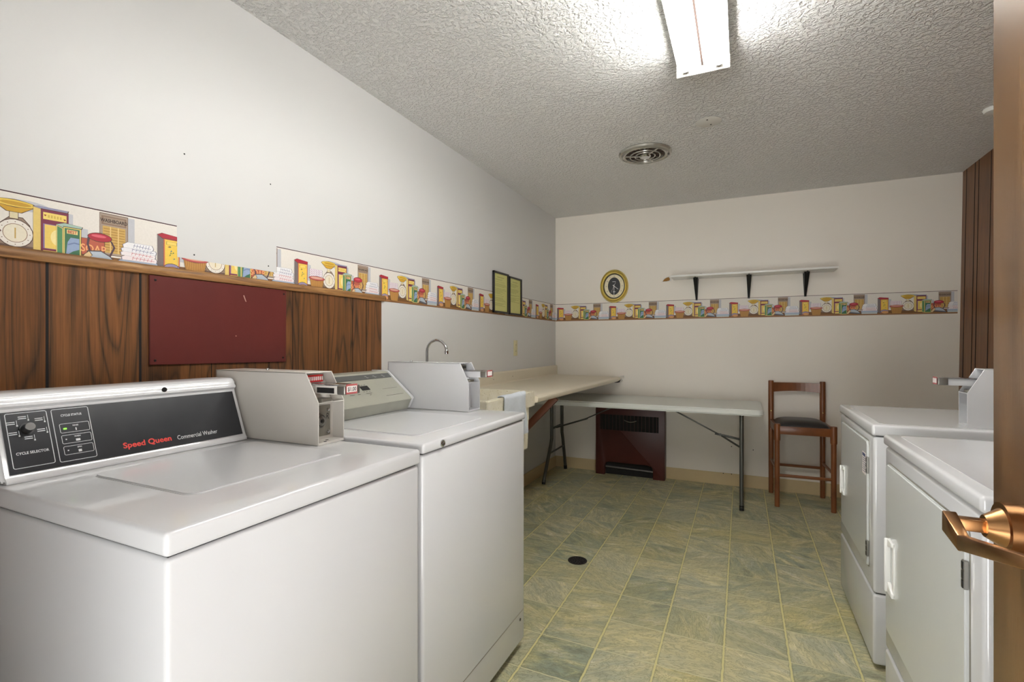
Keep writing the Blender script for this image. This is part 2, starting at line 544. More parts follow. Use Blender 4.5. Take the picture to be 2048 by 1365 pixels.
# dark oak panelling sheet on the left wall behind the washers
PZ0, PZ1 = .0, 1.43
pn = box(B(), 0, .006, YF, 1.977, .0, PZ1)
trim = struct('trim_panelling', pn, M['panelling'])
g = B()
for y in (.653 - .221 * 2, .653 - .221, .653, .874, 1.095, 1.323, 1.433, 1.568, 1.773, 1.867):
    w = .0032 if y < 1.0 else .0014
    box(g, .005, .0066, y - w, y + w, .0, PZ1)
part('groove', g, M['groove'], trim, False)

# ------------------------------------------------------------------ fluorescent fixture
FX0, FX1, FY0, FY1 = 1.412, 1.616, .98, 2.20
fx = thing('fluorescent_light', 'white two-tube fluorescent batten on the textured ceiling', 'ceiling light', (1.514, 1.6, RH))
def refl():
    b = B()
    prof = [(-.102, 2.388), (-.094, 2.390), (-.080, 2.398), (-.062, 2.408), (-.040, 2.402), (-.018, 2.378), (0, 2.364),
            (.018, 2.378), (.040, 2.402), (.062, 2.408), (.080, 2.398), (.094, 2.390), (.102, 2.388), (.102, 2.43), (-.102, 2.43)]
    return prism(b, [(1.514 + x, z) for x, z in prof], 1, FY0 + .01, FY1 - .012)
part('reflector', refl(), M['fixture'], fx)
part('housing', box(B(), 1.45, 1.578, FY0 + .02, FY1 - .02, 2.42, 2.44), M['fixture'], fx)
for y in (FY0, FY1 - .006):
    c = 1.514
    pts = [(c - .104, 2.378), (c - .104, 2.336), (c + .102, 2.336), (c + .104, 2.378), (c + .09, 2.374), (c + .082, 2.35), (c + .062, 2.344),
           (c + .045, 2.352), (c + .02, 2.352), (c, 2.345), (c - .02, 2.352), (c - .045, 2.352), (c - .062, 2.344), (c - .082, 2.35), (c - .09, 2.374)]
    pts = [(c - .104, 2.44), (c - .104, 2.338), (c + .104, 2.338), (c + .104, 2.44)]
    part('end_plate', prism(B(), pts, 1, y, y + .004), M['fixture'], fx)
part('seam', box(B(), 1.510, 1.518, FY0 + .02, FY1 - .02, 2.3622, 2.3645), M['rust'], fx, label='rusty line down the middle of the reflector')
for x in (1.514 - .064, 1.514 + .064):
    t = part('tube', tube(B(), [(x, FY0 + .03, 2.350), (x, FY1 - .05, 2.350)], .0165, 18), M['tube'], fx)
    part('tube_cap', tube(B(), [(x, FY1 - .05, 2.350), (x, FY1 - .03, 2.350)], [.0168, .0155], 18), M['chrome'], t)
    s = B()
    box(s, x - .014, x + .014, FY1 - .03, FY1 - .016, 2.34, 2.41, .003)
    part('lamp_holder', s, M['fixture'], fx)

# ------------------------------------------------------------------ ceiling vent, cover disc, smoke alarm
vc = (1.097, 3.232, RH)
vent = thing('ceiling_vent', 'round chrome exhaust fan vent in the ceiling', 'vent', vc)
part('inside', lathe(B(), [(.0, -.002), (.135, -.002), (.135, -.004), (.0, -.004)], vc), M['vent_back'], vent)
part('outer_ring', lathe(B(), [(.128, -.001), (.162, -.001), (.166, -.008), (.160, -.018), (.150, -.022), (.146, -.019), (.138, -.026), (.124, -.022), (.120, -.010), (.121, -.005)], vc, 2, 48), M['grille'], vent)
rg = B()
for R in (.062, .094): ring(rg, R, .0045, (vc[0], vc[1], RH - .024))
part('ring_bars', rg, M['grille'], vent)
sp = B()
for k in range(3):
    a = math.radians(75 + 120 * k)
    bar(sp, (vc[0] + .03 * math.cos(a), vc[1] + .03 * math.sin(a), RH - .026), (vc[0] + .13 * math.cos(a), vc[1] + .13 * math.sin(a), RH - .021), .011, .006)
part('spokes', sp, M['grille'], vent)
part('hub', lathe(B(), [(.0, -.008), (.036, -.008), (.038, -.026), (.030, -.034), (.0, -.037)], vc), M['chrome'], vent)
bl = B()
for k in range(18):
    a = 2 * math.pi * k / 18
    bar(bl, (vc[0] + .04 * math.cos(a), vc[1] + .04 * math.sin(a), RH - .009), (vc[0] + .126 * math.cos(a + .12), vc[1] + .126 * math.sin(a + .12), RH - .009), .006, .006)
part('fan_blades', bl, M['rust'], vent)
part('screw', lathe(B(), [(.0, -.02), (.007, -.02), (.006, -.027), (.0, -.028)], (vc[0] + .142, vc[1] + .03, RH)), M['dark_steel'], vent)

cd = (1.495, 2.93, RH)
disc = thing('cover_plate', 'flat white blank cover disc screwed to the ceiling', 'cover plate', cd)
part('disc', lathe(B(), [(.0, -.0005), (.066, -.0005), (.068, -.003), (.065, -.0045), (.0, -.005)], cd, 2, 40), M['caulk'], disc)
for dx, dy in ((-.005, -.035), (.01, .035)):
    part('screw', lathe(B(), [(.0, -.004), (.005, -.004), (.004, -.0065), (.0, -.007)], (cd[0] + dx, cd[1] + dy, RH)), M['dark_steel'], disc)
sm = tag(obj('smoke_alarm', lathe(B(), [(.0, .0), (.05, .0), (.05, -.008), (.042, -.018), (.02, -.021), (.0, -.021)], (2.865, 3.40, RH), 2, 32), M['shelf_white']),
         'small round white smoke alarm on the ceiling beside the open door', 'smoke alarm')

# ------------------------------------------------------------------ printed border
BZ0, BH, PER = 1.4238, .1668, .5205
def border_bm(fmap, n_per, s0, s1, z0=None, z1=None, ragged=False):
    """fmap(s, z, d) gives the world point at distance s along the wall, d off it"""
    bm = bmesh.new()
    cl = bm.loops.layers.float_color.new('Col')
    D0 = .0004
    st = {'d': 0}
    def poly(pts, rgb, out=0., off=None):
        col = (*lin(rgb), 1)
        st['d'] += 1
        d = D0 + st['d'] * .000009
        vs = [bm.verts.new((p[0], d, p[1])) for p in pts]
        try: f = bm.faces.new(vs)
        except ValueError: return
        for l in f.loops: l[cl] = col
    def outl(pts, rgb, w=.0016, oc=(86, 62, 48)):
        cx = sum(p[0] for p in pts) / len(pts); cy = sum(p[1] for p in pts) / len(pts)
        q = []
        for x, y in pts:
            dx, dy = x - cx, y - cy
            L = math.hypot(dx, dy) or 1
            q.append((x + dx / L * w * 1.2, y + dy / L * w * 1.2))
        poly(q, oc); poly(pts, rgb)
    def ell(cx, cy, a, b, n=20, a0=0, a1=360):
        return [(cx + a * math.cos(math.radians(a0 + (a1 - a0) * k / n)), cy + b * math.sin(math.radians(a0 + (a1 - a0) * k / n))) for k in range(n if a1 - a0 == 360 else n + 1)]
    def rect(x0, x1, y0, y1): return [(x0, y0), (x1, y0), (x1, y1), (x0, y1)]
    # white ground, line, printed plank
    poly(rect(s0 - 1, s1 + 1, 0, BH), (234, 229, 221))
    poly(rect(s0 - 1, s1 + 1, BH - .0032, BH), (66, 34, 40))
    poly(rect(s0 - 1, s1 + 1, 0, .035), (126, 86, 46))
    for k in range(40):
        x = s0 - 1 + random.random() * (s1 - s0 + 2); y = .008 + random.random() * .022; L = .05 + random.random() * .2
        poly(rect(x, x + L, y, y + .0012), random.choice([(98, 64, 34), (154, 110, 62), (110, 76, 40)]))
    poly(rect(s0 - 1, s1 + 1, 0, .010), (164, 118, 74)); poly(rect(s0 - 1, s1 + 1, .0, .003), (112, 76, 44))
    base_d = st['d']
    H = BH; Pp = PER
    for k in range(n_per):
        x0 = s0 + k * Pp
        st['d'] = base_d
        X = lambda f: x0 + f * Pp
        sh = (196, 198, 204)
        # washboard
        poly(rect(X(.37), X(.525), .30 * H, .95 * H), sh)
        outl(rect(X(.355), X(.49), .25 * H, .95 * H), (168, 150, 134))
        poly(rect(X(.362), X(.483), .765 * H, .915 * H), (140, 114, 96))
        poly(rect(X(.372), X(.474), .785 * H, .895 * H), (160, 140, 122))
        poly(rect(X(.368), X(.478), .28 * H, .74 * H), (206, 168, 92))
        for j in range(9):
            poly(rect(X(.372), X(.474), (.32 + j * .046) * H, (.335 + j * .046) * H), (172, 130, 60))
        for fx_ in (.402, .44): poly(rect(X(fx_), X(fx_ + .006), .28 * H, .74 * H), (226, 196, 130))
        t = bmesh.new(); 
        txt(t, 'WASHBOARD', (0, 0, 0), (1, 0, 0), (0, 0, 1), .0135, .0003, 'CENTER', sx=.80)
        st['d'] += 1
        for f in t.faces:
            vs = [bm.verts.new((X(.423) + v.co.x, D0 + st['d'] * .000009, .81 * H + v.co.z)) for v in f.verts]
            nf = bm.faces.new(vs)
            for l in nf.loops: l[cl] = (*lin((52, 38, 34)), 1)
        t.free()
        # scale: shadow, pan, neck, body, dial
        poly(ell(X(.055), .82 * H, .048, .014), sh)
        outl([(X(-.05), .18 * H), (X(.075), .18 * H), (X(.08), .26 * H), (X(.06), .52 * H), (X(.035), .62 * H), (X(-.01), .62 * H), (X(-.045), .5 * H), (X(-.06), .26 * H)], (150, 128, 112))
        poly(rect(X(-.06), X(.08), .155 * H, .2 * H), (112, 88, 76))
        outl(rect(X(-.012), X(.018), .6 * H, .72 * H), (226, 214, 176))
        outl([(X(-.022), .70 * H), (X(.03), .70 * H), (X(.085), .82 * H), (X(-.075), .82 * H)], (206, 160, 44))
        outl(ell(X(.005), .83 * H, .042, .0085), (232, 200, 84))
        poly(ell(X(.01), .828 * H, .03, .005), (198, 154, 46))
        outl(ell(X(.008), .38 * H, .034, .034), (238, 232, 222))
        poly(ell(X(.008), .38 * H, .024, .024), (150, 120, 96)); poly(ell(X(.008), .38 * H, .0225, .0225), (236, 228, 206))
        poly(rect(X(.0055), X(.0105), .30 * H, .46 * H), (196, 162, 84))
        for j in range(12):
            a = math.pi * 2 * j / 12
            poly(ell(X(.008) + .0285 * math.cos(a), .38 * H + .0285 * math.sin(a), .0012, .0012, 6), (110, 80, 64))
        # tall purple and yellow box
        poly([(X(.09), .86 * H), (X(.235), .82 * H), (X(.235), .3 * H), (X(.09), .3 * H)], sh)
        outl([(X(.075), .88 * H - .006), (X(.11), .87 * H - .008), (X(.11), .10 * H), (X(.075), .14 * H)], (228, 200, 116))
        outl([(X(.075), .84 * H), (X(.10), .86 * H), (X(.215), .86 * H), (X(.21), .82 * H), (X(.11), .82 * H)], (150, 150, 180))
        outl(rect(X(.105), X(.215), .10 * H, .82 * H), (122, 44, 72))
        poly(rect(X(.113), X(.208), .67 * H, .78 * H), (240, 214, 116))
        poly(rect(X(.113), X(.208), .21 * H, .60 * H), (134, 116, 160)); poly(rect(X(.119), X(.205), .215 * H, .59 * H), (238, 206, 104))
        poly(ell(X(.175), .40 * H, .017, .022), (246, 228, 160))
        poly(rect(X(.113), X(.205), .105 * H, .18 * H), (240, 214, 116))
        for hx, hz in ((.121, .74), (.2, .715), (.18, .47), (.121, .145)): poly([(X(hx) - .003, hz * H), (X(hx), (hz - .025) * H), (X(hx) + .003, hz * H), (X(hx), (hz + .004) * H)], (150, 44, 50))
        for j in range(5): poly(rect(X(.132 + j * .012), X(.139 + j * .012), .70 * H, .745 * H), (214, 180, 84))
        # green box
        poly([(X(.20), .64 * H), (X(.30), .62 * H), (X(.30), .3 * H), (X(.20), .3 * H)], sh)
        outl([(X(.165), .62 * H), (X(.195), .58 * H), (X(.195), .07 * H), (X(.165), .10 * H)], (226, 206, 130))
        poly([(X(.169), .60 * H), (X(.19), .565 * H), (X(.19), .10 * H), (X(.169), .12 * H)], (84, 142, 96))
        outl([(X(.165), .62 * H), (X(.20), .66 * H), (X(.275), .64 * H), (X(.27), .6 * H), (X(.195), .58 * H)], (168, 196, 184))
        outl(rect(X(.195), X(.27), .07 * H, .6 * H), (226, 210, 120)); poly(rect(X(.20), X(.264), .09 * H, .585 * H), (66, 116, 84))
        poly(rect(X(.209), X(.255), .50 * H, .565 * H), (240, 216, 150))
        t = bmesh.new(); txt(t, 'BEST', (0, 0, 0), (1, 0, 0), (0, 0, 1), .011, .0003, 'CENTER', sx=.9)
        st['d'] += 1
        for f in t.faces:
            vs = [bm.verts.new((X(.232) + v.co.x, D0 + st['d'] * .000009, .51 * H + v.co.z)) for v in f.verts]
            nf = bm.faces.new(vs)
            for l in nf.loops: l[cl] = (*lin((170, 52, 50)), 1)
        t.free()
        poly([(X(.205), .14 * H), (X(.212), .36 * H), (X(.225), .44 * H), (X(.262), .44 * H), (X(.262), .26 * H), (X(.235), .22 * H)], (150, 170, 204))
        poly([(X(.213), .33 * H), (X(.24), .37 * H), (X(.262), .36 * H), (X(.262), .34 * H), (X(.24), .35 * H), (X(.213), .31 * H)], (112, 130, 170))
        # soap sign, iron and peg
        outl(rect(X(.272), X(.375), .2 * H, .47 * H), (186, 96, 72))
        t = bmesh.new(); txt(t, 'SOAP', (0, 0, 0), (1, 0, 0), (0, 0, 1), .030, .0004, 'CENTER', sx=.82)
        st['d'] += 1
        for f in t.faces:
            vs = [bm.verts.new((X(.325) + v.co.x, D0 + st['d'] * .000009, .25 * H + v.co.z)) for v in f.verts]
            nf = bm.faces.new(vs)
            for l in nf.loops: l[cl] = (*lin((240, 176, 116)), 1)
        t.free()
        for q in ([(X(.298), .50 * H), (X(.310), .50 * H), (X(.304), .38 * H), (X(.315), .26 * H), (X(.307), .24 * H), (X(.294), .38 * H)],
                  [(X(.400), .50 * H), (X(.412), .48 * H), (X(.428), .38 * H), (X(.404), .2 * H), (X(.396), .22 * H), (X(.418), .38 * H)]):
            poly(q, (84, 62, 72))
        outl(ell(X(.355), .52 * H, .028, .0115), (176, 44, 62)); poly(ell(X(.35), .54 * H, .018, .004), (214, 96, 110))
        outl([(X(.29), .12 * H), (X(.425), .06 * H), (X(.44), .10 * H), (X(.40), .22 * H), (X(.36), .29 * H), (X(.30), .27 * H)], (96, 94, 104))
        poly([(X(.30), .17 * H), (X(.43), .11 * H), (X(.40), .21 * H), (X(.36), .28 * H), (X(.31), .26 * H)], (182, 194, 206))
        outl([(X(.265), .08 * H), (X(.285), .08 * H), (X(.318), .2 * H), (X(.305), .26 * H), (X(.285), .2 * H)], (226, 198, 148))
        # towels
        for j, (y0, y1, a0, a1, c1, c2) in enumerate([(.06, .14, .452, .64, (196, 206, 206), (120, 140, 146)), (.13, .22, .447, .645, (176, 192, 214), (104, 120, 160)),
                                 (.20, .29, .462, .64, (242, 232, 234), (190, 70, 86)), (.28, .36, .457, .632, (242, 236, 238), (190, 70, 86)),
                                 (.35, .43, .460, .636, (240, 240, 244), (96, 100, 140)), (.42, .52, .468, .62, (244, 244, 246), (96, 100, 140))]):
            outl([(X(a0), y0 * H), (X(a1), y0 * H), (X(a1 + .004), (y0 + .05) * H), (X(a1 - .005), y1 * H), (X(a0 + .02), y1 * H), (X(a0 - .003), (y0 + .05) * H)], c1, .0014, (76, 76, 100))
            if j > 1:
                for q in range(6):
                    xx = a0 + .05 + q * (a1 - a0 - .06) / 6
                    poly([(X(xx), (y0 + .015) * H), (X(xx + .002), (y0 + .015) * H), (X(xx + .008), (y1 - .014) * H), (X(xx + .006), (y1 - .014) * H)], c2)
                poly([(X(a0 + .05), (y0 + .052) * H), (X(a1 - .01), (y0 + .030) * H), (X(a1 - .01), (y0 + .036) * H), (X(a0 + .05), (y0 + .058) * H)], c2)
        # tall red and yellow box
        poly([(X(.69), .74 * H), (X(.81), .7 * H), (X(.81), .3 * H), (X(.69), .3 * H)], sh)
        outl([(X(.648), .76 * H), (X(.685), .70 * H), (X(.685), .07 * H), (X(.648), .12 * H)], (120, 110, 110))
        outl([(X(.648), .76 * H), (X(.675), .80 * H), (X(.775), .77 * H), (X(.775), .70 * H), (X(.68), .70 * H)], (176, 40, 58))
        outl(rect(X(.682), X(.775), .07 * H, .70 * H), (204, 112, 84)); poly(rect(X(.689), X(.769), .10 * H, .69 * H), (240, 204, 84))
        outl(rect(X(.70), X(.758), .60 * H, .655 * H), (242, 214, 110), .0012)
        for q in range(7):
            a = random.Random(q).random; r1, r2 = random.Random(q * 3 + 1).random(), random.Random(q * 5 + 2).random()
            poly([(X(.70 + r1 * .055), (.30 + r2 * .25) * H), (X(.712 + r1 * .055), (.315 + r2 * .25) * H), (X(.706 + r1 * .055), (.34 + r2 * .25) * H)], random.Random(q).choice([(110, 130, 70), (150, 90, 70), (90, 120, 130)]))
        # oval soap
        outl(ell(X(.73), .15 * H, .024, .014), (160, 150, 186)); outl(ell(X(.735), .12 * H, .022, .010), (220, 160, 104), .001)
        # basket with towels
        for j, (y0, y1) in enumerate([(.40, .46), (.46, .52), (.51, .57), (.56, .62)]):
            outl([(X(.80), y0 * H), (X(.925), y0 * H), (X(.93), (y0 + .04) * H), (X(.92), y1 * H), (X(.805), y1 * H), (X(.797), (y0 + .04) * H)], (240, 230, 236), .0012, (92, 80, 110))
            for q in range(6): poly([(X(.81 + q * .018), (y0 + .012) * H), (X(.814 + q * .018), (y0 + .012) * H), (X(.818 + q * .018), (y1 - .01) * H), (X(.814 + q * .018), (y1 - .01) * H)], (176, 120, 150))
        outl([(X(.80), .38 * H), (X(.945), .38 * H), (X(.925), .055 * H), (X(.82), .055 * H)], (196, 146, 76))
        for q in range(11):
            poly([(X(.824 + q * .0095), .06 * H), (X(.8265 + q * .0095), .06 * H), (X(.8095 + q * .0125), .36 * H), (X(.806 + q * .0125), .36 * H)], (146, 98, 48))
        outl(ell(X(.872), .385 * H, .043, .0085), (188, 84, 84)); poly(ell(X(.872), .395 * H, .034, .005), (222, 170, 150))
    # cut to length and height
    def cut(co, no):
        bmesh.ops.bisect_plane(bm, geom=bm.verts[:] + bm.edges[:] + bm.faces[:], plane_co=co, plane_no=no, clear_outer=True)
    cut((fmap['a'], 0, 0), (-1, 0, 0)); cut((fmap['b'], 0, 0), (1, 0, 0)); cut((0, 0, 0), (0, 0, -1))
    if z1 is not None:
        cut((fmap['a'], 0, z1[0] - BZ0), Vector((-(z1[1] - z1[0]) / (fmap['b'] - fmap['a']), 0, 1)).normalized())
    for v in bm.verts:
        v.co = Vector(fmap['f'](v.co.x, v.co.z + BZ0, v.co.y))
    return bm

def LW(a, b): return {'a': a, 'b': b, 'f': lambda s, z, d: (d, s, z)}
def BW(a, b): return {'a': a, 'b': b, 'f': lambda s, z, d: (s, RD - d, z)}
S0 = .588 - .5205
def flip_fix(bm): return bm
o = obj('wallpaper_border', border_bm(LW(YF + .001, .984), 3, S0 - .5205, .984), M['print'], None, False)
tag(o, 'printed wallpaper border with large washboard picture, nearest strip above the oak panelling', 'wallpaper border')
o = obj('wallpaper_border', border_bm(LW(.985, 1.361), 3, S0 + .5205, 1.4, z1=(1.489, 1.487)), M['print'], None, False)
tag(o, 'low cut-down strip of wallpaper border with its upper part painted over white', 'wallpaper border')
o = obj('wallpaper_border', border_bm(LW(1.361, RD - .002), 7, S0 + .5205 * 2, RD), M['print'], None, False)
tag(o, 'long wallpaper border with laundry pictures on the left wall, running behind the two framed notices', 'wallpaper border')
PER = .5166
o = obj('wallpaper_border', border_bm(BW(.002, 3.072), 7, .199 - .5166, 3.1), M['print'], None, False)
tag(o, 'wallpaper border with laundry pictures on the back wall below clock and shelf', 'wallpaper border')

# wooden ledge moulding over the panelling
tr = prism(B(), [(.003, 1.421), (.016, 1.4225), (.0185, 1.432), (.0185, 1.443), (.014, 1.450), (.003, 1.452)], 1, YF, 1.995, .0)
tube(tr, [(.0095, 1.994, 1.437), (.0095, 2.003, 1.437)], [.0135, .0075], 14)
tag(obj('wooden_moulding', tr, M['trim_wood'], None, True, 50), 'worn brown wooden moulding along the top of the oak panelling', 'moulding')

# maroon painted board on the panelling
mb = thing('maroon_board', 'dark maroon painted board screwed flat onto the oak panelling', 'board', (.0105, 1.145, 1.14))
part('board', hexa(B(), [(.0062, .897, 1.142), (.0145, .897, 1.142), (.0145, 1.394, 1.135), (.0062, 1.394, 1.135),
                         (.0062, .896, 1.419), (.0145, .896, 1.419), (.0145, 1.396, 1.419), (.0062, 1.396, 1.419)], .0012, 1), M['maroon'], mb)
for y, z in ((.912, 1.405), (.911, 1.155), (1.38, 1.152), (1.384, 1.404)):
    part('screw', lathe(B(), [(.0, .0), (.004, .0), (.0035, .0012), (.0, .0016)], (.0145, y, z), 0, 12), M['black_metal'], mb)
s = B()
hexa(s, [(.0145, 1.217, 1.362), (.01475, 1.217, 1.362), (.01475, 1.221, 1.361), (.0145, 1.221, 1.361), (.0145, 1.208, 1.383), (.01475, 1.208, 1.383), (.01475, 1.212, 1.384), (.0145, 1.212, 1.384)])
part('scuff', s, M['scuff'], mb, False)
part('scuff', lathe(B(), [(.0, .0), (.0022, .0), (.0022, .0002), (.0, .0003)], (.0145, 1.18, 1.235), 0, 10), M['scuff'], mb, False)

# ------------------------------------------------------------------ washers
def rounded_rect(x0, x1, y0, y1, r, n=5):
    p = []
    for cx, cy, a in ((x1 - r, y1 - r, 0), (x0 + r, y1 - r, 90), (x0 + r, y0 + r, 180), (x1 - r, y0 + r, 270)):
        p += [(cx + r * math.cos(math.radians(a + 90 * k / n)), cy + r * math.sin(math.radians(a + 90 * k / n))) for k in range(n + 1)]
    return p

def washer_body(root, x0, x1, y0, y1, ztop, zseam, lid, kick=None):
    part('cabinet', box(B(), x0 + .01, x1 - .002, y0 + .003, y1 - .003, .035, zseam - .003, .009, 3), M['enamel'], root)
    part('seam', box(B(), x0 + .02, x1 - .010, y0 + .010, y1 - .010, zseam - .004, zseam + .004), M['dark_gap'], root)
    t = box(B(), x0, x1 + .002, y0, y1, zseam, ztop, .0085, 4)
    part('top_panel', t, M['enamel'], root)
    lx0, lx1, ly0, ly1 = lid
    l = prism(B(), rounded_rect(lx0, lx1, ly0, ly1, .028, 6), 2, ztop - .006, ztop + .0036, 0)
    bmesh.ops.bevel(l, geom=[e for e in l.edges if all(v.co.z > ztop for v in e.verts)], offset=.0028, segments=3, affect='EDGES')
    part('lid', l, M['enamel'], root)
    for fx_ in (x0 + .06, x1 - .07):
        for fy in (y0 + .06, y1 - .06):
            part('foot', tube(B(), [(fx_, fy, 0), (fx_, fy, .036)], [.02, .016], 12), M['rubber'], root)
    part('base_frame', box(B(), x0 + .04, x1 - .045, y0 + .03, y1 - .03, .012, .035), M['dark_gap'], root)

W1 = thing('washing_machine', 'nearest white top-loading washer with black control panel and red lettering', 'washing machine', (.54, .762, 0), 'top-loading washers along the left wall')
washer_body(W1, .18, .886, .442, 1.082, .927, .888, (.404, .745, .567, .958))
W2 = thing('washing_machine', 'second white top-loading washer with champagne grey control panel, next to the sink', 'washing machine', (.53, 1.455, 0), 'top-loading washers along the left wall')
washer_body(W2, .18, .878, 1.105, 1.80, .934, .906, (.44, .80, 1.19, 1.60))  # second washer, its console and coin box: coordinates shrunk towards the camera, baked in
# lock on the second washer's front band, kick seam and screw
lk = lathe(B(), [(.0, .0), (.010, .0), (.0105, .004), (.008, .006), (.006, .0045), (.003, .0045), (.0, .005)], (.880, 1.195, .921), 0, 20)
part('lock', lk, M['chrome'], W2)
part('kick_crease', box(B(), .8755, .8768, 1.115, 1.79, .153, .1555), M['plate_grey'], W2, False)
part('screw', lathe(B(), [(.0, .0), (.006, .0), (.005, .002), (.0, .0025)], (.876, 1.755, .127), 0, 10), M['dark_steel'], W2)

# console of the first washer
c1 = B()
prof = [(.20, .9275), (.345, .9275), (.3455, .934), (.338, .942), (.2895, 1.066), (.2885, 1.072), (.2945, 1.078), (.2935, 1.086), (.288, 1.0905), (.2875, 1.096), (.283, 1.102), (.272, 1.1055), (.20, 1.1055)]
prism(c1, prof, 1, .4505, .983, 0)
bmesh.ops.bevel(c1, geom=[e for e in c1.edges if abs((e.verts[0].co - e.verts[1].co).normalized().y) < .5], offset=.006, segments=3, affect='EDGES')
con1 = part('console', c1, M['enamel'], W1, True, 50)
PA, PB = Vector((.3368, 0, .946)), Vector((.2905, 0, 1.0675))
PT = (PB - PA).normalized(); PN = Vector((PT.z, 0, -PT.x))
def cp(y, s, d=0.): return PA + PT * s + PN * d + Vector((0, y, 0))
def plate(bm, y0, y1, s0, s1, d0, d1, f=cp, bev=0):
    return hexa(bm, [f(y0, s0, d0), f(y1, s0, d0), f(y1, s1, d0), f(y0, s1, d0), f(y0, s0, d1), f(y1, s0, d1), f(y1, s1, d1), f(y0, s1, d1)], bev)
panel1 = part('control_panel', plate(B(), .464, .968, -.002, .128, 0., .0022), M['console_black'], con1)
def frame_lines(bm, y0, y1, s0, s1, w, f=cp, d=.0024, r=.004):
    n = 4
    outer = rounded_rect(y0, y1, s0, s1, r, n); inner = rounded_rect(y0 + w, y1 - w, s0 + w, s1 - w, max(.0005, r - w), n)
    vo = [bm.verts.new(f(a, b, d)) for a, b in outer]; vi = [bm.verts.new(f(a, b, d)) for a, b in inner]
    k = len(vo)
    for i in range(k):
        bm.faces.new((vo[i], vo[(i + 1) % k], vi[(i + 1) % k], vi[i]))
    return bm
def flat(bm, y0, y1, s0, s1, f=cp, d=.0024):
    bm.faces.new([bm.verts.new(f(a, b, d)) for a, b in ((y0, s0), (y1, s0), (y1, s1), (y0, s1))])
    return bm
K = .975  # first washer, console and coin box coordinates are already scaled about the camera
pr = B()
frame_lines(pr, .470, .5375, .008, .125, .0012)
frame_lines(pr, .5445, .612, .006, .125, .0012)
for s_ in ((.0695, .0905), (.045, .0645), (.020, .0395)):
    frame_lines(pr, .5545, .6085, s_[0], s_[1], .0009, r=.003)
ya, xa_ = PT, Vector((0, 1, 0))
txt(pr, 'CYCLE SELECTOR', cp(.504, .036, .0024), xa_, PT, .0075, .00016, 'CENTER', 0, 0, .88)
txt(pr, 'CYCLE STATUS', cp(.579, .107, .0024), xa_, PT, .0068, .00014, 'CENTER', 0, 0, .82)
txt(pr, 'Commercial Washer', cp(.788, .0125, .0024), xa_, PT, .0158, .00005, 'LEFT', 0, 0, .80)
txt(pr, 'RINSE', cp(.583, .083, .0024), xa_, PT, .0045, .0001, 'CENTER', 0, 0, .9)
txt(pr, 'WASH', cp(.583, .058, .0024), xa_, PT, .0045, .0001, 'CENTER', 0, 0, .9)
txt(pr, 'SPIN', cp(.583, .033, .0024), xa_, PT, .0045, .0001, 'CENTER', 0, 0, .9)
for y, s_ in ((.497, .115), (.523, .108), (.478, .105), (.524, .084), (.502, .071), (.479, .083)):
    for q in range(2): flat(pr, y - .007, y + .006, s_ - q * .004, s_ - q * .004 + .0016)
    flat(pr, y + .0085, y + .0093, s_ - .006, s_ + .004)
    flat(pr, y + .0076, y + .0102, s_ - .009, s_ - .006)
for s_ in (.0535, .0285):
    flat(pr, .561, .5635, s_, s_ + .0025)
flat(pr, .582, .584, .073, .079); flat(pr, .579, .587, .0485, .0535); flat(pr, .580, .586, .0235, .029)
part('lettering', pr, M['ink_white'], panel1, False)
rr = B()
txt(rr, 'Speed Queen', cp(.665, .0135, .0025), xa_, PT, .0185, .0005, 'LEFT', 0, 0, 1.08)
part('brand_lettering', rr, M['ink_red'], panel1, False, label='red lettering')
part('indicator_light', hexa(B(), [cp(.5605, .077, .002), cp(.5665, .077, .002), cp(.5665, .0805, .002), cp(.5605, .0805, .002),
     cp(.5605, .077, .0035), cp(.5665, .077, .0035), cp(.5665, .0805, .0035), cp(.5605, .0805, .0035)], .0006), M['green_led'], panel1, label='lit green indicator')
kb = B()
kc = cp(.5005, .089, 0)
tube(kb, [kc + PN * .002, kc + PN * .006], [.0125, .0125], 20)
tube(kb, [kc + PN * .006, kc + PN * .020], [.0095, .0088], 20)
knob = part('cycle_knob', kb, M['black_plastic'], panel1)
kk = B()
tube(kk, [kc + PN * .020, kc + PN * .0212], [.0086, .0082], 20)
part('knob_cap', kk, M['chrome'], knob)
part('screw_plug', lathe(B(), [(.0, .0), (.0065, .0), (.006, .0015), (.0, .002)], (.2935, .779, 1.0875), 0, 16), M['black_plastic'], con1)

# console of the second washer
c2 = B()
prof = [(.20, .9345), (.388, .9345), (.3935, .940), (.4135, .978), (.4115, .982), (.2845, 1.0865), (.278, 1.089), (.20, 1.089)]
prism(c2, prof, 1, 1.108, 1.680, 0)
con2 = part('console', c2, M['console_champagne'], W2, True, 30)
QA, QB = Vector((.4128, 0, .9815)), Vector((.2843, 0, 1.0873))
QT = (QB - QA).normalized(); QN = Vector((QT.z, 0, -QT.x))
def cq(y, s, d=0.): return QA + QT * s + QN * d + Vector((0, y, 0))
part('indicator_strip', plate(B(), 1.112, 1.676, .131, .157, -.001, .0012, cq), M['console_strip'], con2)
e2 = B()
prism(e2, [(.20, .9345), (.380, .9345), (.3985, .9395), (.4195, .979), (.417, .9855), (.288, 1.091), (.278, 1.094), (.20, 1.094)], 1, 1.680, 1.690, .002)
part('end_cap', e2, M['enamel'], con2, label='white end cap')
wn = B(); plate(wn, 1.452, 1.494, .074, .096, 0, .0015, cq)
part('display_window', wn, M['black_plastic'], con2)
mk = B()
for y in (1.453, 1.468, 1.484): flat(mk, y - .004, y + .004, .101, .1028, cq, .0006); flat(mk, y - .004, y + .003, .065, .0668, cq, .0006)
flat(mk, 1.561, 1.652, .069, .0702, cq, .0006); flat(mk, 1.549, 1.656, .030, .0315, cq, .0006)
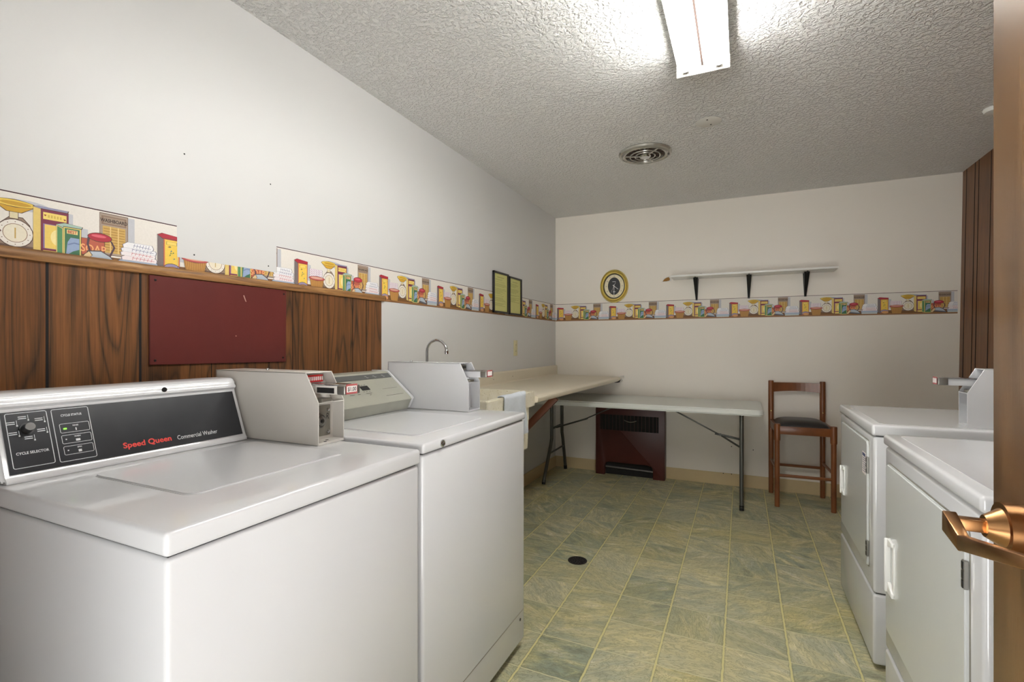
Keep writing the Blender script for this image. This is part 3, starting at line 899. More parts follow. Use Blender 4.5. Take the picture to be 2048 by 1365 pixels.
flat(mk, 1.456, 1.488, .055, .0568, cq, .0006); flat(mk, 1.468, 1.478, .046, .048, cq, .0006); flat(mk, 1.41, 1.425, .055, .057, cq, .0006); flat(mk, 1.37, 1.395, .055, .057, cq, .0006)
part('lettering', mk, M['ink'], con2, False)
mk = B()
for y in (1.531, 1.577, 1.630):
    mk = B()
    flat(mk, y - .008, y + .001, .146, .1475, cq, .0014); flat(mk, y - .0005, y + .001, .139, .1475, cq, .0014); flat(mk, y, y + .009, .138, .1395, cq, .0014)
    part('indicator_mark', mk, M['ink_white'], con2, False)

# ------------------------------------------------------------------ coin boxes
def coin_box(label, xb, xf, y0, y1, z0, z1, zb, xt, sgn=1, tag_text=None, lock=False, first=False, camside=-1, blkx=.045):
    """xb back, xf front face, xt where the slanted part starts at the top, zb where it ends on the front"""
    root = thing('coin_box', label, 'coin box', ((xb + xf) / 2, (y0 + y1) / 2, z0), 'coin boxes on the machines')
    t = .0028
    side = [(xb, z0), (xf, z0), (xf, zb), (xt, z1), (xb, z1)]
    rc = .042                                  # depth of the recess
    h = B()
    prism(h, side, 1, y0, y0 + t, .0008, 1); prism(h, side, 1, y1 - t, y1, .0008, 1)
    def bx(a, b, *r): box(h, min(a, b), max(a, b), *r)
    bx(xb, xt - sgn * .001, y0, y1, z1 - t, z1, .0006)
    bx(xb, xb + sgn * t, y0, y1, z0, z1)
    bx(xb, xf, y0 + t, y1 - t, z0, z0 + t + .004)
    bx(xf - sgn * (rc + t), xf - sgn * rc, y0 + t, y1 - t, z0, zb)                         # recessed lower panel
    prism(h, [(xf, zb), (xf, zb - t), (xf - sgn * rc, zb - .006 - t), (xf - sgn * rc, zb - .006)], 1, y0 + t, y1 - t)    # ledge
    q = sgn * .034
    prism(h, [(xf - q - sgn * .012, zb - .006), (xf - q - sgn * .012 - sgn * t, zb - .006), (xt - q - sgn * t, z1 - t), (xt - q, z1 - t)], 1, y0 + t, y1 - t)   # inner slanted panel
    housing = part('housing', h, M['enamel_warm'] if first else M['enamel'], root, True, 30)
    yc = (y0 + y1) / 2
    zs = (zb + z1) / 2 - .006
    # chute and slide
    ch = B()
    a, b_ = xf - sgn * .045, xf + sgn * blkx
    box(ch, min(a, b_), max(a, b_), yc - .021, yc + .021, zs - .013, zs + .011, .002)
    part('coin_chute', ch, M['enamel'] if not first else M['enamel_warm'], root)
    if first:
        part('chute_opening', box(B(), xf - .034, xf + .030, yc - .0218, yc - .0205, zs - .010, zs + .005), M['black_plastic'], root)
    pl_ = B(); a, b_ = xf - sgn * .05, xf + sgn * (blkx + .003)
    box(pl_, min(a, b_), max(a, b_), yc - .025, yc + .025, zs + .011, zs + .0155, .0008)
    part('slide_plate', pl_, M['chrome'], root)
    hb = B(); a, b_ = xf + sgn * blkx, xf + sgn * (blkx + .030)
    box(hb, min(a, b_), max(a, b_), yc - .030, yc + .030, zs - .012, zs + .014, .004, 3)
    hd = part('slide_handle', hb, M['steel'], root)
    if tag_text is not None:
        fx_ = xf + sgn * (blkx + .0305)
        tb = B(); box(tb, min(fx_, fx_ + sgn * .001), max(fx_, fx_ + sgn * .001), yc - .026, yc + .016, zs - .010, zs + .017)
        tg = part('price_tag', tb, M['tag_pink'], hd)
        pb = B(); box(pb, min(fx_ + sgn * .001, fx_ + sgn * .0013), max(fx_ + sgn * .001, fx_ + sgn * .0013), yc - .024, yc + .014, zs - .005, zs + .012)
        part('tag_paper', pb, M['paper_white'], tg)
        if tag_text:
            tt = B(); txt(tt, tag_text, (fx_ + sgn * .0016, yc - .005, zs - .002), (0, sgn, 0), (0, 0, 1), .0155, .0003, 'CENTER', 0, 0, .92)
            part('tag_lettering', tt, M['ink'], tg, False)
    # coin window with slots in the upper opening
    zc = z1 - .020
    xw = xt - q + sgn * .014
    cw = B(); box(cw, min(xw, xw + sgn * .004), max(xw, xw + sgn * .004), y0 + .016, y1 - .018, zc - .010, zc + .011, .001)
    cwp = part('coin_window', cw, M['red_plastic'] if first else M['plate_grey'], root)
    sl = B()
    for k in range(8):
        y = y0 + .022 + k * ((y1 - y0 - .044) / 7)
        box(sl, min(xw + sgn * .004, xw + sgn * .0046), max(xw + sgn * .004, xw + sgn * .0046), y - .0022, y + .0022, zc - .005, zc + .006, .001, 1)
    part('coin_slots', sl, M['paper_white'] if first else M['dark_steel'], cwp)
    sl = B()
    for k in range(9):
        y = y0 + .020 + k * ((y1 - y0 - .04) / 8)
        tube(sl, [(xw + sgn * .002, y, zc - .019), (xw + sgn * .016, y + .003, zc - .0145)], .0018, 8)
    part('coin_pins', sl, M['chrome'], root)
    ip = B(); a, b_ = xf - sgn * .044, xf - sgn * .004
    # lower chute throat
    box(ip, min(a, b_), max(a, b_), yc - .032, yc + .004, zb + .001, zb + .010, .001)
    part('throat', ip, M['plate_grey'], root)
    if lock:
        xr = xf - sgn * rc
        lp = part('lock_plate', box(B(), xr, xr + .0025, y0 + .012, y1 - .014, z0 + .016, zb - .014, .0015), M['plate_grey'], root)
        yk, zk = y0 + .042, z0 + .060
        part('lock_cylinder', lathe(B(), [(.0, .0), (.022, .0), (.022, .004), (.018, .005), (.0165, .003), (.015, .003), (.014, .009), (.007, .0105), (.0065, .007), (.0, .007)], (xr + .0025, yk, zk), 0, 28), M['steel'], lp)
        kh = B(); lathe(kh, [(.0, .0), (.0045, .0), (.004, .001), (.0, .001)], (xr + .0098, yk, zk), 0, 14)
        part('keyhole', kh, M['hole'], lp)
        for zz_ in (z0 + .026, zb - .028):
            part('screw', lathe(B(), [(.0, .0), (.0052, .0), (.0046, .0035), (.002, .005), (.0, .005)], (xr + .0025, y0 + .073, zz_), 0, 14), M['chrome'], lp)
        tt = B(); txt(tt, 'R', (xr + .0028, y0 + .064, z0 + .062), (0, 1, 0), (0, 0, 1), .026, .0001, 'LEFT', 0, .15, .8)
        part('letter', tt, M['ink'], lp, False)
        hs = B()
        for dx, dy in ((-.034, .02), (-.02, .05), (-.006, .03)):
            lathe(hs, [(.0, .0), (.004, .0), (.004, .0003), (.0, .0003)], (xf + dx, y0 + dy, z0 + t + .004), 2, 12, 1, 1.3)
        part('drain_hole', hs, M['hole'], root, False)
    return root
cb1 = coin_box('warm white coin box with red coin window and price tag, on the nearest washer', .183, .613, .9925, 1.089, .9275, 1.127, 1.045, .565, 1, '$1.00', True, True, blkx=.047)
cb2 = coin_box('white coin box on the far end of the second washer, in front of the faucet', .271, .674, 1.703, 1.797, .9345, 1.129, 1.051, .634, 1, '', False, False, blkx=.042)
# screws on top of the two coin boxes
part('screw', tube(B(), [(.36, 1.035, 1.1265), (.36, 1.035, 1.132), (.36, 1.035, 1.1335)], [.0045, .0045, .003], 12), M['chrome'], cb1)
part('screw', tube(B(), [(.36, 1.75, 1.1285), (.36, 1.75, 1.134), (.36, 1.75, 1.1355)], [.0045, .0045, .003], 12), M['chrome'], cb2)

# ------------------------------------------------------------------ dryers
def dryer(label, xf, y0, y1, ztop, zband, kz, door, handle, hinges, sticker=None, xb=2.80):
    root = thing('dryer', label, 'dryer', ((xf + xb) / 2, (y0 + y1) / 2, 0), 'front-loading dryers along the right wall')
    part('cabinet', box(B(), xf + .002, xb, y0 + .002, y1 - .002, kz + .004, zband - .003, .010, 4), M['enamel'], root)
    part('kick_panel', box(B(), xf + .001, xb - .02, y0 + .002, y1 - .002, .022, kz, .010, 4), M['enamel'], root)
    part('seam', box(B(), xf + .012, xb - .02, y0 + .012, y1 - .012, kz - .006, kz + .01), M['dark_gap'], root)
    part('band_seam', box(B(), xf + .012, xb - .02, y0 + .012, y1 - .012, zband - .010, zband + .004), M['dark_gap'], root)
    part('top_panel', box(B(), xf - .003, xb, y0 - .001, y1 + .001, zband, ztop, .009, 4), M['enamel'], root)
    tp = prism(B(), rounded_rect(xf + .03, xb - .2, y0 + .03, y1 - .03, .02, 5), 2, ztop - .002, ztop + .0012)
    part('top_recess', tp, M['enamel'], root)
    d0, d1, dz0, dz1 = door
    gap = prism(B(), rounded_rect(d0 - .004, d1 + .004, dz0 - .004, dz1 + .004, .020, 5), 0, xf + .0005, xf + .003)
    part('door_gap', gap, M['plate_grey'], root)
    dr = prism(B(), rounded_rect(d0, d1, dz0, dz1, .018, 6), 0, xf - .006, xf + .004)
    bmesh.ops.bevel(dr, geom=[e for e in dr.edges if all(v.co.x < xf for v in e.verts)], offset=.003, segments=3, affect='EDGES')
    dp = part('door', dr, M['enamel_door'], root)
    h0, h1, hz0, hz1 = handle
    hb = B()
    hm = (h0 + h1) / 2
    xs = xf - .006
    # a grip frame standing off the door with a scooped middle
    box(hb, xs - .004, xs + .001, h0, h0 + .016, hz0, hz1, .0015, 2)
    box(hb, xs - .015, xs + .001, h1 - .010, h1, hz0, hz1, .004, 3)
    for za, zb_, zc_ in ((hz1, hz1 - .012, hz1 - .026), (hz0, hz0 + .014, hz0 + .034)):
        prism(hb, [(h0, za), (h1, za), (h1, zc_), (h0, zb_)], 0, xs - .009, xs + .001, .0025)
    part('door_handle', hb, M['shelf_white'], dp)
    for hy, hz0_, hz1_ in hinges:
        hg = box(B(), xf - .0085, xf - .001, hy - .010, hy + .003, hz0_, hz1_, .001, 1)
        for q in range(3):
            z = hz0_ + (q + .5) * (hz1_ - hz0_) / 3
        hp = part('hinge', hg, M['steel'], dp)
        hs = B()
        for q in range(3):
            z = hz0_ + (q + .5) * (hz1_ - hz0_) / 3
            box(hs, xf - .010, xf - .0084, hy - .008, hy - .001, z - .007, z + .007)
        part('hinge_slot', hs, M['black_metal'], hp)
    if sticker:
        s0_, s1_, sz0, sz1 = sticker
        st = part('warning_label', box(B(), xf - .0068, xf - .0058, s0_, s1_, sz0, sz1), M['paper_white'], dp)
        ib = B(); box(ib, xf - .0071, xf - .0067, s0_ + .003, s1_ - .003, sz1 - .016, sz1 - .004)
        for q in range(7):
            z = sz1 - .022 - q * (sz1 - sz0 - .026) / 7
            box(ib, xf - .0071, xf - .0067, s0_ + .004, s1_ - .004 - random.random() * .012, z - .0022, z)
        part('label_print', ib, simple('label_blue', (74, 82, 120), .6), st, False)
    # control console at the back
    cb = B()
    prism(cb, [(xb, ztop), (xb - .14, ztop), (xb - .14, ztop + .012), (xb - .09, ztop + .15), (xb, ztop + .16)], 1, y0 + .16, y1 - .002, .004)
    part('console', cb, M['enamel'], root)
    for fx_ in (xf + .07, xb - .08):
        for fy in (y0 + .06, y1 - .06):
            part('foot', tube(B(), [(fx_, fy, 0), (fx_, fy, .023)], [.02, .016], 12), M['rubber'], root)
    return root
dryer('white dryer nearest the open door, with long pull handle on its closed door', 2.056, 1.165, 1.842, .932, .899, .284, (1.226, 1.800, .358, .852), (1.700, 1.752, .490, .645),
      [(1.232, .735, .790), (1.232, .42, .475)])
dryer('far white dryer beside the stool, with a warning sticker near its hinge', 2.10, 2.205, 2.87, .908, .867, .282, (2.270, 2.800, .357, .835), (2.705, 2.752, .505, .636),
      [(2.275, .712, .776), (2.275, .397, .458)], (2.290, 2.345, .700, .785))
coin_box('white coin box on the far dryer, half hidden behind the open door', 2.80, 2.385, 2.258, 2.336, 0.9095, 1.118, 1.032, 2.432, -1, '', False, False, blkx=.050)

# ------------------------------------------------------------------ utility sink, faucet, towel
SK = thing('utility_sink', 'cream speckled laundry sink between the second washer and the countertop', 'sink', (.33, 2.21, 0))
sb = B()
sx0, sx1, sy0, sy1, sz0, sz1 = .02, .630, 1.945, 2.505, .637, .948
w = .032
t_ = bmesh.new()
def ringv(x0, x1, y0, y1, z): return [t_.verts.new(p) for p in ((x0, y0, z), (x1, y0, z), (x1, y1, z), (x0, y1, z))]
rg_ = [ringv(sx0 + .02, sx1 - .02, sy0 + .03, sy1 - .055, sz0), ringv(sx0 + .005, sx1 - .012, sy0 + .012, sy1 - .05, .868), ringv(sx0, sx1, sy0, sy1, .862), ringv(sx0, sx1, sy0, sy1, sz1),
       ringv(sx0 + .12, sx1 - .022, sy0 + .022, sy1 - .03, sz1), ringv(sx0 + .14, sx1 - .05, sy0 + .05, sy1 - .045, sz0 + .03)]
for a, b in zip(rg_, rg_[1:]):
    for i in range(4): t_.faces.new((a[i], a[(i + 1) % 4], b[(i + 1) % 4], b[i]))
t_.faces.new(rg_[0][::-1]); t_.faces.new(rg_[-1])
bmesh.ops.recalc_face_normals(t_, faces=t_.faces[:])
bmesh.ops.bevel(t_, geom=t_.edges[:], offset=.004, segments=2, affect='EDGES')
part('basin', t_, M['sink'], SK)
for x in (.08, .56):
    for y in (2.02, 2.38):
        part('leg', tube(B(), [(x, y, 0), (x, y, .645)], .016, 10), M['steel'], SK)
part('drain_pipe', tube(B(), [(.33, 2.2, .64), (.33, 2.2, .5), (.33, 2.2, .45), (.28, 2.2, .42), (.22, 2.2, .45), (.02, 2.2, .46)], .02, 12), M['enamel'], SK)

fa = thing('faucet', 'chrome gooseneck faucet rising behind the second coin box', 'faucet', (.085, 2.22, .948))
P_ = [(.128, 2.2, .955), (.128, 2.2, 1.05), (.128, 2.2, 1.165)]
for k in range(1, 13):
    a = math.radians(180 - k * 14.6)
    P_.append((.190 + .062 * math.cos(a), 2.2, 1.165 + .060 * math.sin(a)))
part('spout', tube(B(), P_, .0078, 14), M['chrome'], fa)
e = Vector(P_[-1])
part('aerator', tube(B(), [e + Vector((0, 0, .004)), e + Vector((.0, 0, -.004)), e + Vector((.0, 0, -.018))], [.0085, .0115, .011], 14), M['chrome'], fa)
part('base', box(B(), .05, .135, 2.10, 2.32, .948, .968, .006), M['chrome'], fa)
for y in (2.125, 2.295):
    h = B(); tube(h, [(.09, y, .966), (.09, y, 1.0)], [.014, .011], 12); tube(h, [(.07, y, 1.003), (.13, y, 1.008)], [.006, .005], 10)
    part('handle', h, M['chrome'], fa)

# towel over the front rim
tw = B()
NX, NY = 20, 14
prof = [(.565, .78), (.572, .86), (.580, .93), (.592, .952), (.612, .9555), (.628, .954), (.6365, .944), (.6385, .92), (.6385, .88), (.640, .83), (.640, .78), (.640, .742)]
pp = []
for i, p in enumerate(prof[:-1]):
    for k in range(3):
        q = prof[i + 1]; pp.append((p[0] + (q[0] - p[0]) * k / 3, p[1] + (q[1] - p[1]) * k / 3))
pp.append(prof[-1])
gr = []
for i, (x, z) in enumerate(pp):
    row = []
    for j in range(NY):
        f = j / (NY - 1)
        wv = .0022 * math.sin(f * 15 + i * .12) * min(1, max(0, (i - 12) / 8))
        row.append(tw.verts.new((x + .001 + wv + .002, 2.11 + .01 * math.sin(i * .2) + f * (.262 - .01 * math.cos(i * .3)), z - .006 * f * (1 if i > 20 else 0) + .0015 * math.sin(f * 9))))
    gr.append(row)
for i in range(len(gr) - 1):
    for j in range(NY - 1):
        tw.faces.new((gr[i][j], gr[i][j + 1], gr[i + 1][j + 1], gr[i + 1][j]))
bmesh.ops.recalc_face_normals(tw, faces=tw.faces[:])
bmesh.ops.solidify(tw, geom=tw.faces[:], thickness=.0035)
tag(obj('towel', tw, M['towel'], None, True, 60), 'pale blue towel draped over the front rim of the laundry sink', 'towel')

# ------------------------------------------------------------------ countertop with brace
CT = thing('countertop', 'beige laminate countertop along the left wall, running into the corner', 'countertop', (.33, 3.54, .9))
cb = B()
# front edge rises a little towards the sink: build as a strip with a rolled front
def cprof(zf):
    zb = .905
    return [(.0015, zb - .03), (.0015, zb), (.585, zf), (.625, zf + .001), (.638, zf - .003), (.647, zf - .012), (.648, zf - .025), (.643, zf - .036), (.628, zf - .041), (.60, zf - .040), (.595, zf - .028)]
a_ = cprof(.919); b_ = cprof(.896)
va = [cb.verts.new((x, 2.508, z)) for x, z in a_]; vb = [cb.verts.new((x, 4.562, z)) for x, z in b_]
cb.faces.new(va); cb.faces.new(vb[::-1])
for i in range(len(va)):
    k = (i + 1) % len(va); cb.faces.new((va[i], va[k], vb[k], vb[i]))
bmesh.ops.recalc_face_normals(cb, faces=cb.faces[:])
part('counter_slab', cb, M['laminate'], CT, True, 40)
bs = B()
prism(bs, [(.0015, .906), (.0015, .988), (.004, .994), (.014, .995), (.020, .990), (.022, .98), (.022, .912), (.030, .9045)], 1, 2.508, 4.562)
part('backsplash', bs, M['laminate'], CT, True, 40)
for y, z in ((3.19, .945), (3.52, .948)):
    part('screw_hole', lathe(B(), [(.0, .0), (.0035, .0), (.003, .0005), (.0, .0008)], (.022, y, z), 0, 10), M['hole'], CT, False)
br = B()
bar(br, (.618, 2.87, .872), (.02, 2.87, .26), .03, .042, .002)
part('brace', br, simple('brace_brown', (116, 66, 40), .5, 0, 0, .1, 8), CT, label='brown diagonal wooden brace')
# torn end of the counter's rolled edge
te = B()
hexa(te, [(.612, 4.49, .846), (.652, 4.50, .85), (.650, 4.561, .845), (.61, 4.561, .846), (.615, 4.505, .862), (.655, 4.515, .866), (.655, 4.561, .866), (.612, 4.561, .862)])
bar(te, (.64, 4.51, .897), (.674, 4.552, .909), .020, .003); bar(te, (.652, 4.53, .88), (.66, 4.556, .86), .018, .004); bar(te, (.672, 4.556, .905), (.676, 4.558, .888), .012, .0018)
part('dark_gap', hexa(B(), [(.615, 4.44, .850), (.6495, 4.44, .852), (.6495, 4.555, .848), (.615, 4.555, .848), (.615, 4.44, .858), (.6495, 4.44, .860), (.6495, 4.555, .876), (.615, 4.555, .870)]), M['hole'], CT)
part('torn_edge', te, M['caulk'], CT, False, label='broken white chip at the end of the rolled edge')

# ------------------------------------------------------------------ folding table
TB = thing('folding_table', 'pale grey plastic folding table with dark steel legs against the back wall', 'table', (.9, 4.23, 0))
tt_ = prism(B(), rounded_rect(-.0 + .02, 1.807, 3.905, 4.545, .045, 6), 2, .686, .73)
bmesh.ops.bevel(tt_, geom=[e for e in tt_.edges if abs(e.verts[0].co.z - e.verts[1].co.z) < .001], offset=.010, segments=3, affect='EDGES')
part('tabletop', tt_, M['plastic_grey'], TB)
def leg_frame(x, edge_on=False):
    f = B()
    for (yt, yb, yf) in ((4.13, 4.13, 3.925), (4.37, 4.37, 4.515)):
        pass
    ys = [((x, 4.127, .69), (x, 4.127, .36), (x, 4.10, .30), (x, 3.925, .018)), ((x, 4.40, .69), (x, 4.40, .37), (x, 4.425, .31), (x, 4.505, .018))]
    if edge_on: ys = [((x, 3.99, .69), (x, 3.985, .4), (x, 3.975, .36), (x, 3.915, .018)), ((x, 4.46, .69), (x, 4.46, .4), (x, 4.465, .36), (x, 4.50, .018))]
    out = []
    for p in ys:
        l = part('leg', tube(B(), p, .0145, 12), M['leg_grey'], TB)
        e_ = Vector(p[-1]); d_ = (Vector(p[-1]) - Vector(p[-2])).normalized()
        part('foot_cap', tube(B(), [e_ - d_ * .018, (e_.x, e_.y, .0)], .0155, 12), M['rubber'], l)
    c = B()
    tube(c, [(x, ys[0][1][1], .445), (x, ys[1][1][1], .445)], .010, 8)
    tube(c, [(x, ys[0][3][1] + .62 * (ys[0][1][1] - ys[0][3][1]) if not edge_on else 3.95, .235), (x, ys[1][3][1] - .5 * (ys[1][3][1] - ys[1][1][1]), .235)], .008, 8)
    part('crossbar', c, M['leg_grey'], TB)
leg_frame(.125); leg_frame(1.661, True)
s1 = B(); bar(s1, (.14, 4.21, .445), (.43, 4.21, .545), .024, .014, .002); bar(s1, (.40, 4.21, .535), (.72, 4.21, .688), .015, .010, .002); tube(s1, [(.42, 4.19, .542), (.42, 4.23, .542)], .008, 10)
part('strut', s1, M['leg_grey'], TB)
s1 = B(); bar(s1, (1.655, 4.2, .462), (1.47, 4.2, .495), .024, .014, .002); bar(s1, (1.50, 4.2, .490), (1.105, 4.2, .688), .016, .010, .002)
bar(s1, (1.655, 3.99, .440), (1.52, 4.19, .482), .012, .010, .001); tube(s1, [(1.51, 4.18, .488), (1.51, 4.22, .488)], .008, 10)
part('strut', s1, M['leg_grey'], TB)

# ------------------------------------------------------------------ heater
HT = thing('wall_heater', 'dark maroon cabinet heater with slatted top grille under the folding table', 'heater', (.745, 4.5, 0))
hb = prism(B(), [(.434, .0), (.434, .655), (1.052, .655), (1.052, .0), (.950, .0), (.950, .088), (.938, .110), (.905, .120), (.555, .120), (.530, .112), (.519, .092), (.519, .0)], 1, 4.462, 4.560, .004)
cab = part('cabinet', hb, M['maroon_dark'], HT)
part('inside', box(B(), .50, .97, 4.50, 4.555, .002, .13), M['hole'], HT)
part('grille_recess', box(B(), .478, 1.000, 4.4605, 4.464, .415, .555), M['hole'], cab)
sl = B()
for k in range(16):
    x = .495 + k * (.49 / 15)
    box(sl, x - .0014, x + .0014, 4.4575, 4.4612, .415, .555)
part('grille_slats', sl, M['maroon_dark'], cab, False)
lt = B()
P2 = [(.700 + .11 * k / 10, 4.452 - .012 * math.sin(math.pi * k / 10), .512 - .012 * math.sin(math.pi * k / 10)) for k in range(11)]
tube(lt, P2, .004, 8)
part('latch', lt, M['steel'], cab)
part('pipe', tube(B(), [(.52, 4.497, .07), (.95, 4.497, .06)], .009, 10), M['steel'], HT)

# ------------------------------------------------------------------ stool
ST = thing('stool', 'reddish brown wooden stool with low back and black padded seat beside the far dryer', 'stool', (2.07, 4.31, 0))
fl, fr_, bl_, br_ = (1.900, 4.13), (2.257, 4.145), (1.877, 4.49), (2.235, 4.505)
for (x, y) in (fl, fr_):
    l = B(); tube(l, [(x, y, 0), (x, y, .495)], .0175, 18); lathe(l, [(.0175, .485), (.0215, .492), (.022, .500), (.022, .606), (.020, .613), (.0, .614)], (x, y, 0), 2, 18)
    part('front_leg', l, M['chair_wood'], ST)
for (x, y) in (bl_, br_):
    l = B(); tube(l, [(x, y, 0), (x, y, .60), (x, y + .002, .70), (x, y + .004, .900), (x, y + .004, .908)], [.0175, .0195, .0205, .020, .018], 18)
    bk = part('back_post', l, M['chair_wood'], ST)
    part('screw', lathe(B(), [(.0, .0), (.004, .0), (.003, -.002), (.0, -.002)], (x, y - .020, .665), 1, 10), M['gold'], bk)
tr_ = B()
n = 10
for k in range(n):
    f0, f1 = k / n, (k + 1) / n
    def q(f): return (bl_[0] + .018 + (br_[0] - bl_[0] - .036) * f, bl_[1] + .004 + (br_[1] - bl_[1]) * f - .0 + .018 * math.sin(math.pi * f))
    a, b = q(f0), q(f1); lo0 = .818 + .010 * math.sin(math.pi * f0); lo1 = .818 + .010 * math.sin(math.pi * f1)
    hexa(tr_, [(a[0], a[1] - .009, lo0), (b[0], b[1] - .009, lo1), (b[0], b[1] + .009, lo1), (a[0], a[1] + .009, lo0),
               (a[0], a[1] - .009, .893), (b[0], b[1] - .009, .893), (b[0], b[1] + .009, .893), (a[0], a[1] + .009, .893)])
bmesh.ops.remove_doubles(tr_, verts=tr_.verts[:], dist=.0001)
part('top_rail', tr_, M['chair_wood'], ST)
def rail(p, q, z0, z1, w=.018):
    b = B(); bar(b, (p[0], p[1], (z0 + z1) / 2), (q[0], q[1], (z0 + z1) / 2), w, z1 - z0, .002)
    return part('seat_rail', b, M['chair_wood'], ST)
rail((fl[0], fl[1] - .004), (fr_[0], fr_[1] - .004), .538, .596); rail(fl, bl_, .538, .596); rail(fr_, br_, .538, .596); rail(bl_, br_, .538, .596)
def rung(p, q, z, r=.011):
    b = B(); tube(b, [(p[0], p[1], z), (q[0], q[1], z)], r, 12)
    part('stretcher', b, M['chair_wood'], ST)
rung(fl, fr_, .232); rung(bl_, br_, .232); rung(fl, bl_, .272, .010); rung(fr_, br_, .272, .010)
cu = B()
NU = 14
grid = []
for i in range(NU + 1):
    row = []
    for j in range(NU + 1):
        u, v = i / NU, j / NU
        x = (fl[0] * (1 - u) + fr_[0] * u) * (1 - v) + (bl_[0] * (1 - u) + br_[0] * u) * v
        y = (fl[1] * (1 - u) + fr_[1] * u) * (1 - v) + (bl_[1] * (1 - u) + br_[1] * u) * v
        x += (.5 - u) * .022 * 1.0; y += (.5 - v) * .03
        ed = max(0, (1 - (2 * u - 1) ** 4)) * max(0, (1 - (2 * v - 1) ** 4))
        row.append(cu.verts.new((x, y, .592 + .044 * ed ** .55)))
    grid.append(row)
for i in range(NU):
    for j in range(NU): cu.faces.new((grid[i][j], grid[i + 1][j], grid[i + 1][j + 1], grid[i][j + 1]))
border = [grid[i][0] for i in range(NU + 1)] + [grid[NU][j] for j in range(1, NU + 1)] + [grid[i][NU] for i in range(NU - 1, -1, -1)] + [grid[0][j] for j in range(NU - 1, 0, -1)]
low = [cu.verts.new((v.co.x, v.co.y, .585)) for v in border]
for i in range(len(border)):
    k = (i + 1) % len(border); cu.faces.new((border[i], border[k], low[k], low[i]))
cu.faces.new(low)
bmesh.ops.recalc_face_normals(cu, faces=cu.faces[:])
part('seat_cushion', cu, M['leather'], ST, True, 60)

# ------------------------------------------------------------------ shelf on the back wall
SH = thing('wall_shelf', 'white wall shelf on three black brackets, right of the clock', 'shelf', (1.71, RD, 1.78))
part('board', box(B(), 1.115, 2.318, 4.355, RD - .004, 1.770, 1.786, .0015), M['shelf_white'], SH)
for x in (1.306, 1.716, 2.124):
    b = B()
    prism(b, [(RD - .004, 1.583), (RD - .004, 1.770), (4.40, 1.770), (4.40, 1.766), (RD - .020, 1.735), (RD - .0115, 1.583)], 0, x - .0045, x + .0045)
    hexa(b, [(x - .008, RD - .006, 1.583), (x + .008, RD - .006, 1.583), (x + .008, RD - .001, 1.583), (x - .008, RD - .001, 1.583),
             (x - .017, RD - .006, 1.770), (x + .017, RD - .006, 1.770), (x + .017, RD - .001, 1.770), (x - .017, RD - .001, 1.770)])
    # spine: diagonal web, wide at the top
    hexa(b, [(x - .007, RD - .014, 1.590), (x + .007, RD - .014, 1.590), (x + .007, RD - .004, 1.590), (x - .007, RD - .004, 1.590),
             (x - .019, 4.44, 1.768), (x + .019, 4.44, 1.768), (x + .019, 4.47, 1.770), (x - .019, 4.47, 1.770)])
    part('bracket', b, M['black_metal'], SH)
kn = lathe(B(), [(.0, .0), (.024, .0), (.022, .010), (.012, .018), (.0, .020)], (1.345, 4.49, 1.7862), 2, 20)
tag(obj('rubber_stopper', kn, M['black_plastic']), 'small round black cap lying on the white shelf', 'cap')
tp = B()
pts = [(1.018, 1.762), (1.055, 1.763), (1.078, 1.768), (1.083, 1.782), (1.073, 1.800), (1.055, 1.796), (1.035, 1.785)]
prism(tp, [(1.008, 1.757), (1.06, 1.756), (1.092, 1.764), (1.098, 1.784), (1.075, 1.810), (1.052, 1.803), (1.028, 1.79)], 1, RD - .0008, RD - .0002)
ww = tag(obj('paint_chip', tp, M['caulk'], None, False), 'small torn patch of bare brown wall paper at the left end of the shelf', 'wall patch')
o = part('bare_patch', prism(B(), pts, 1, RD - .0013, RD - .0008), M['torn_paper'], ww, False)

# ------------------------------------------------------------------ clock
cx_, cz_ = .583, 1.742
CK = thing('wall_clock', 'oval gold-rimmed wall clock with black centre', 'clock', (cx_, RD, cz_))
part('rim', lathe(B(), [(.0, -.001), (1.0, -.001), (1.0, -.010), (.975, -.022), (.92, -.027), (.88, -.022), (.865, -.016), (.83, -.024), (.79, -.024), (.745, -.012), (.745, -.008), (.0, -.008)], (cx_, RD, cz_), 1, 56, .132, .155), M['gold'], CK)
part('inner_ring', lathe(B(), [(.745, -.009), (.76, -.0125), (.70, -.0125), (.695, -.0095)], (cx_, RD, cz_), 1, 48, .132, .155), M['dark_steel'], CK)
part('dial', lathe(B(), [(.0, -.0085), (.70, -.0085), (.70, -.0098), (.0, -.0098)], (cx_, RD, cz_), 1, 48, .132, .155), M['clock_cream'], CK)
part('dial_centre', lathe(B(), [(.0, -.0098), (1, -.0098), (1, -.0106), (.0, -.0106)], (cx_, RD, cz_), 1, 40, .058, .082), M['clock_black'], CK, label='black oval centre')
nb = B()
for k in range(12):
    a = 2 * math.pi * k / 12
    txt(nb, str(k if k else 12), (cx_ + .0745 * math.sin(a), RD - .0100, cz_ - .006 + .094 * math.cos(a)), (1, 0, 0), (0, 0, 1), .017, 0, 'CENTER')
part('numerals', nb, M['ink'], CK, False)
hd = B()
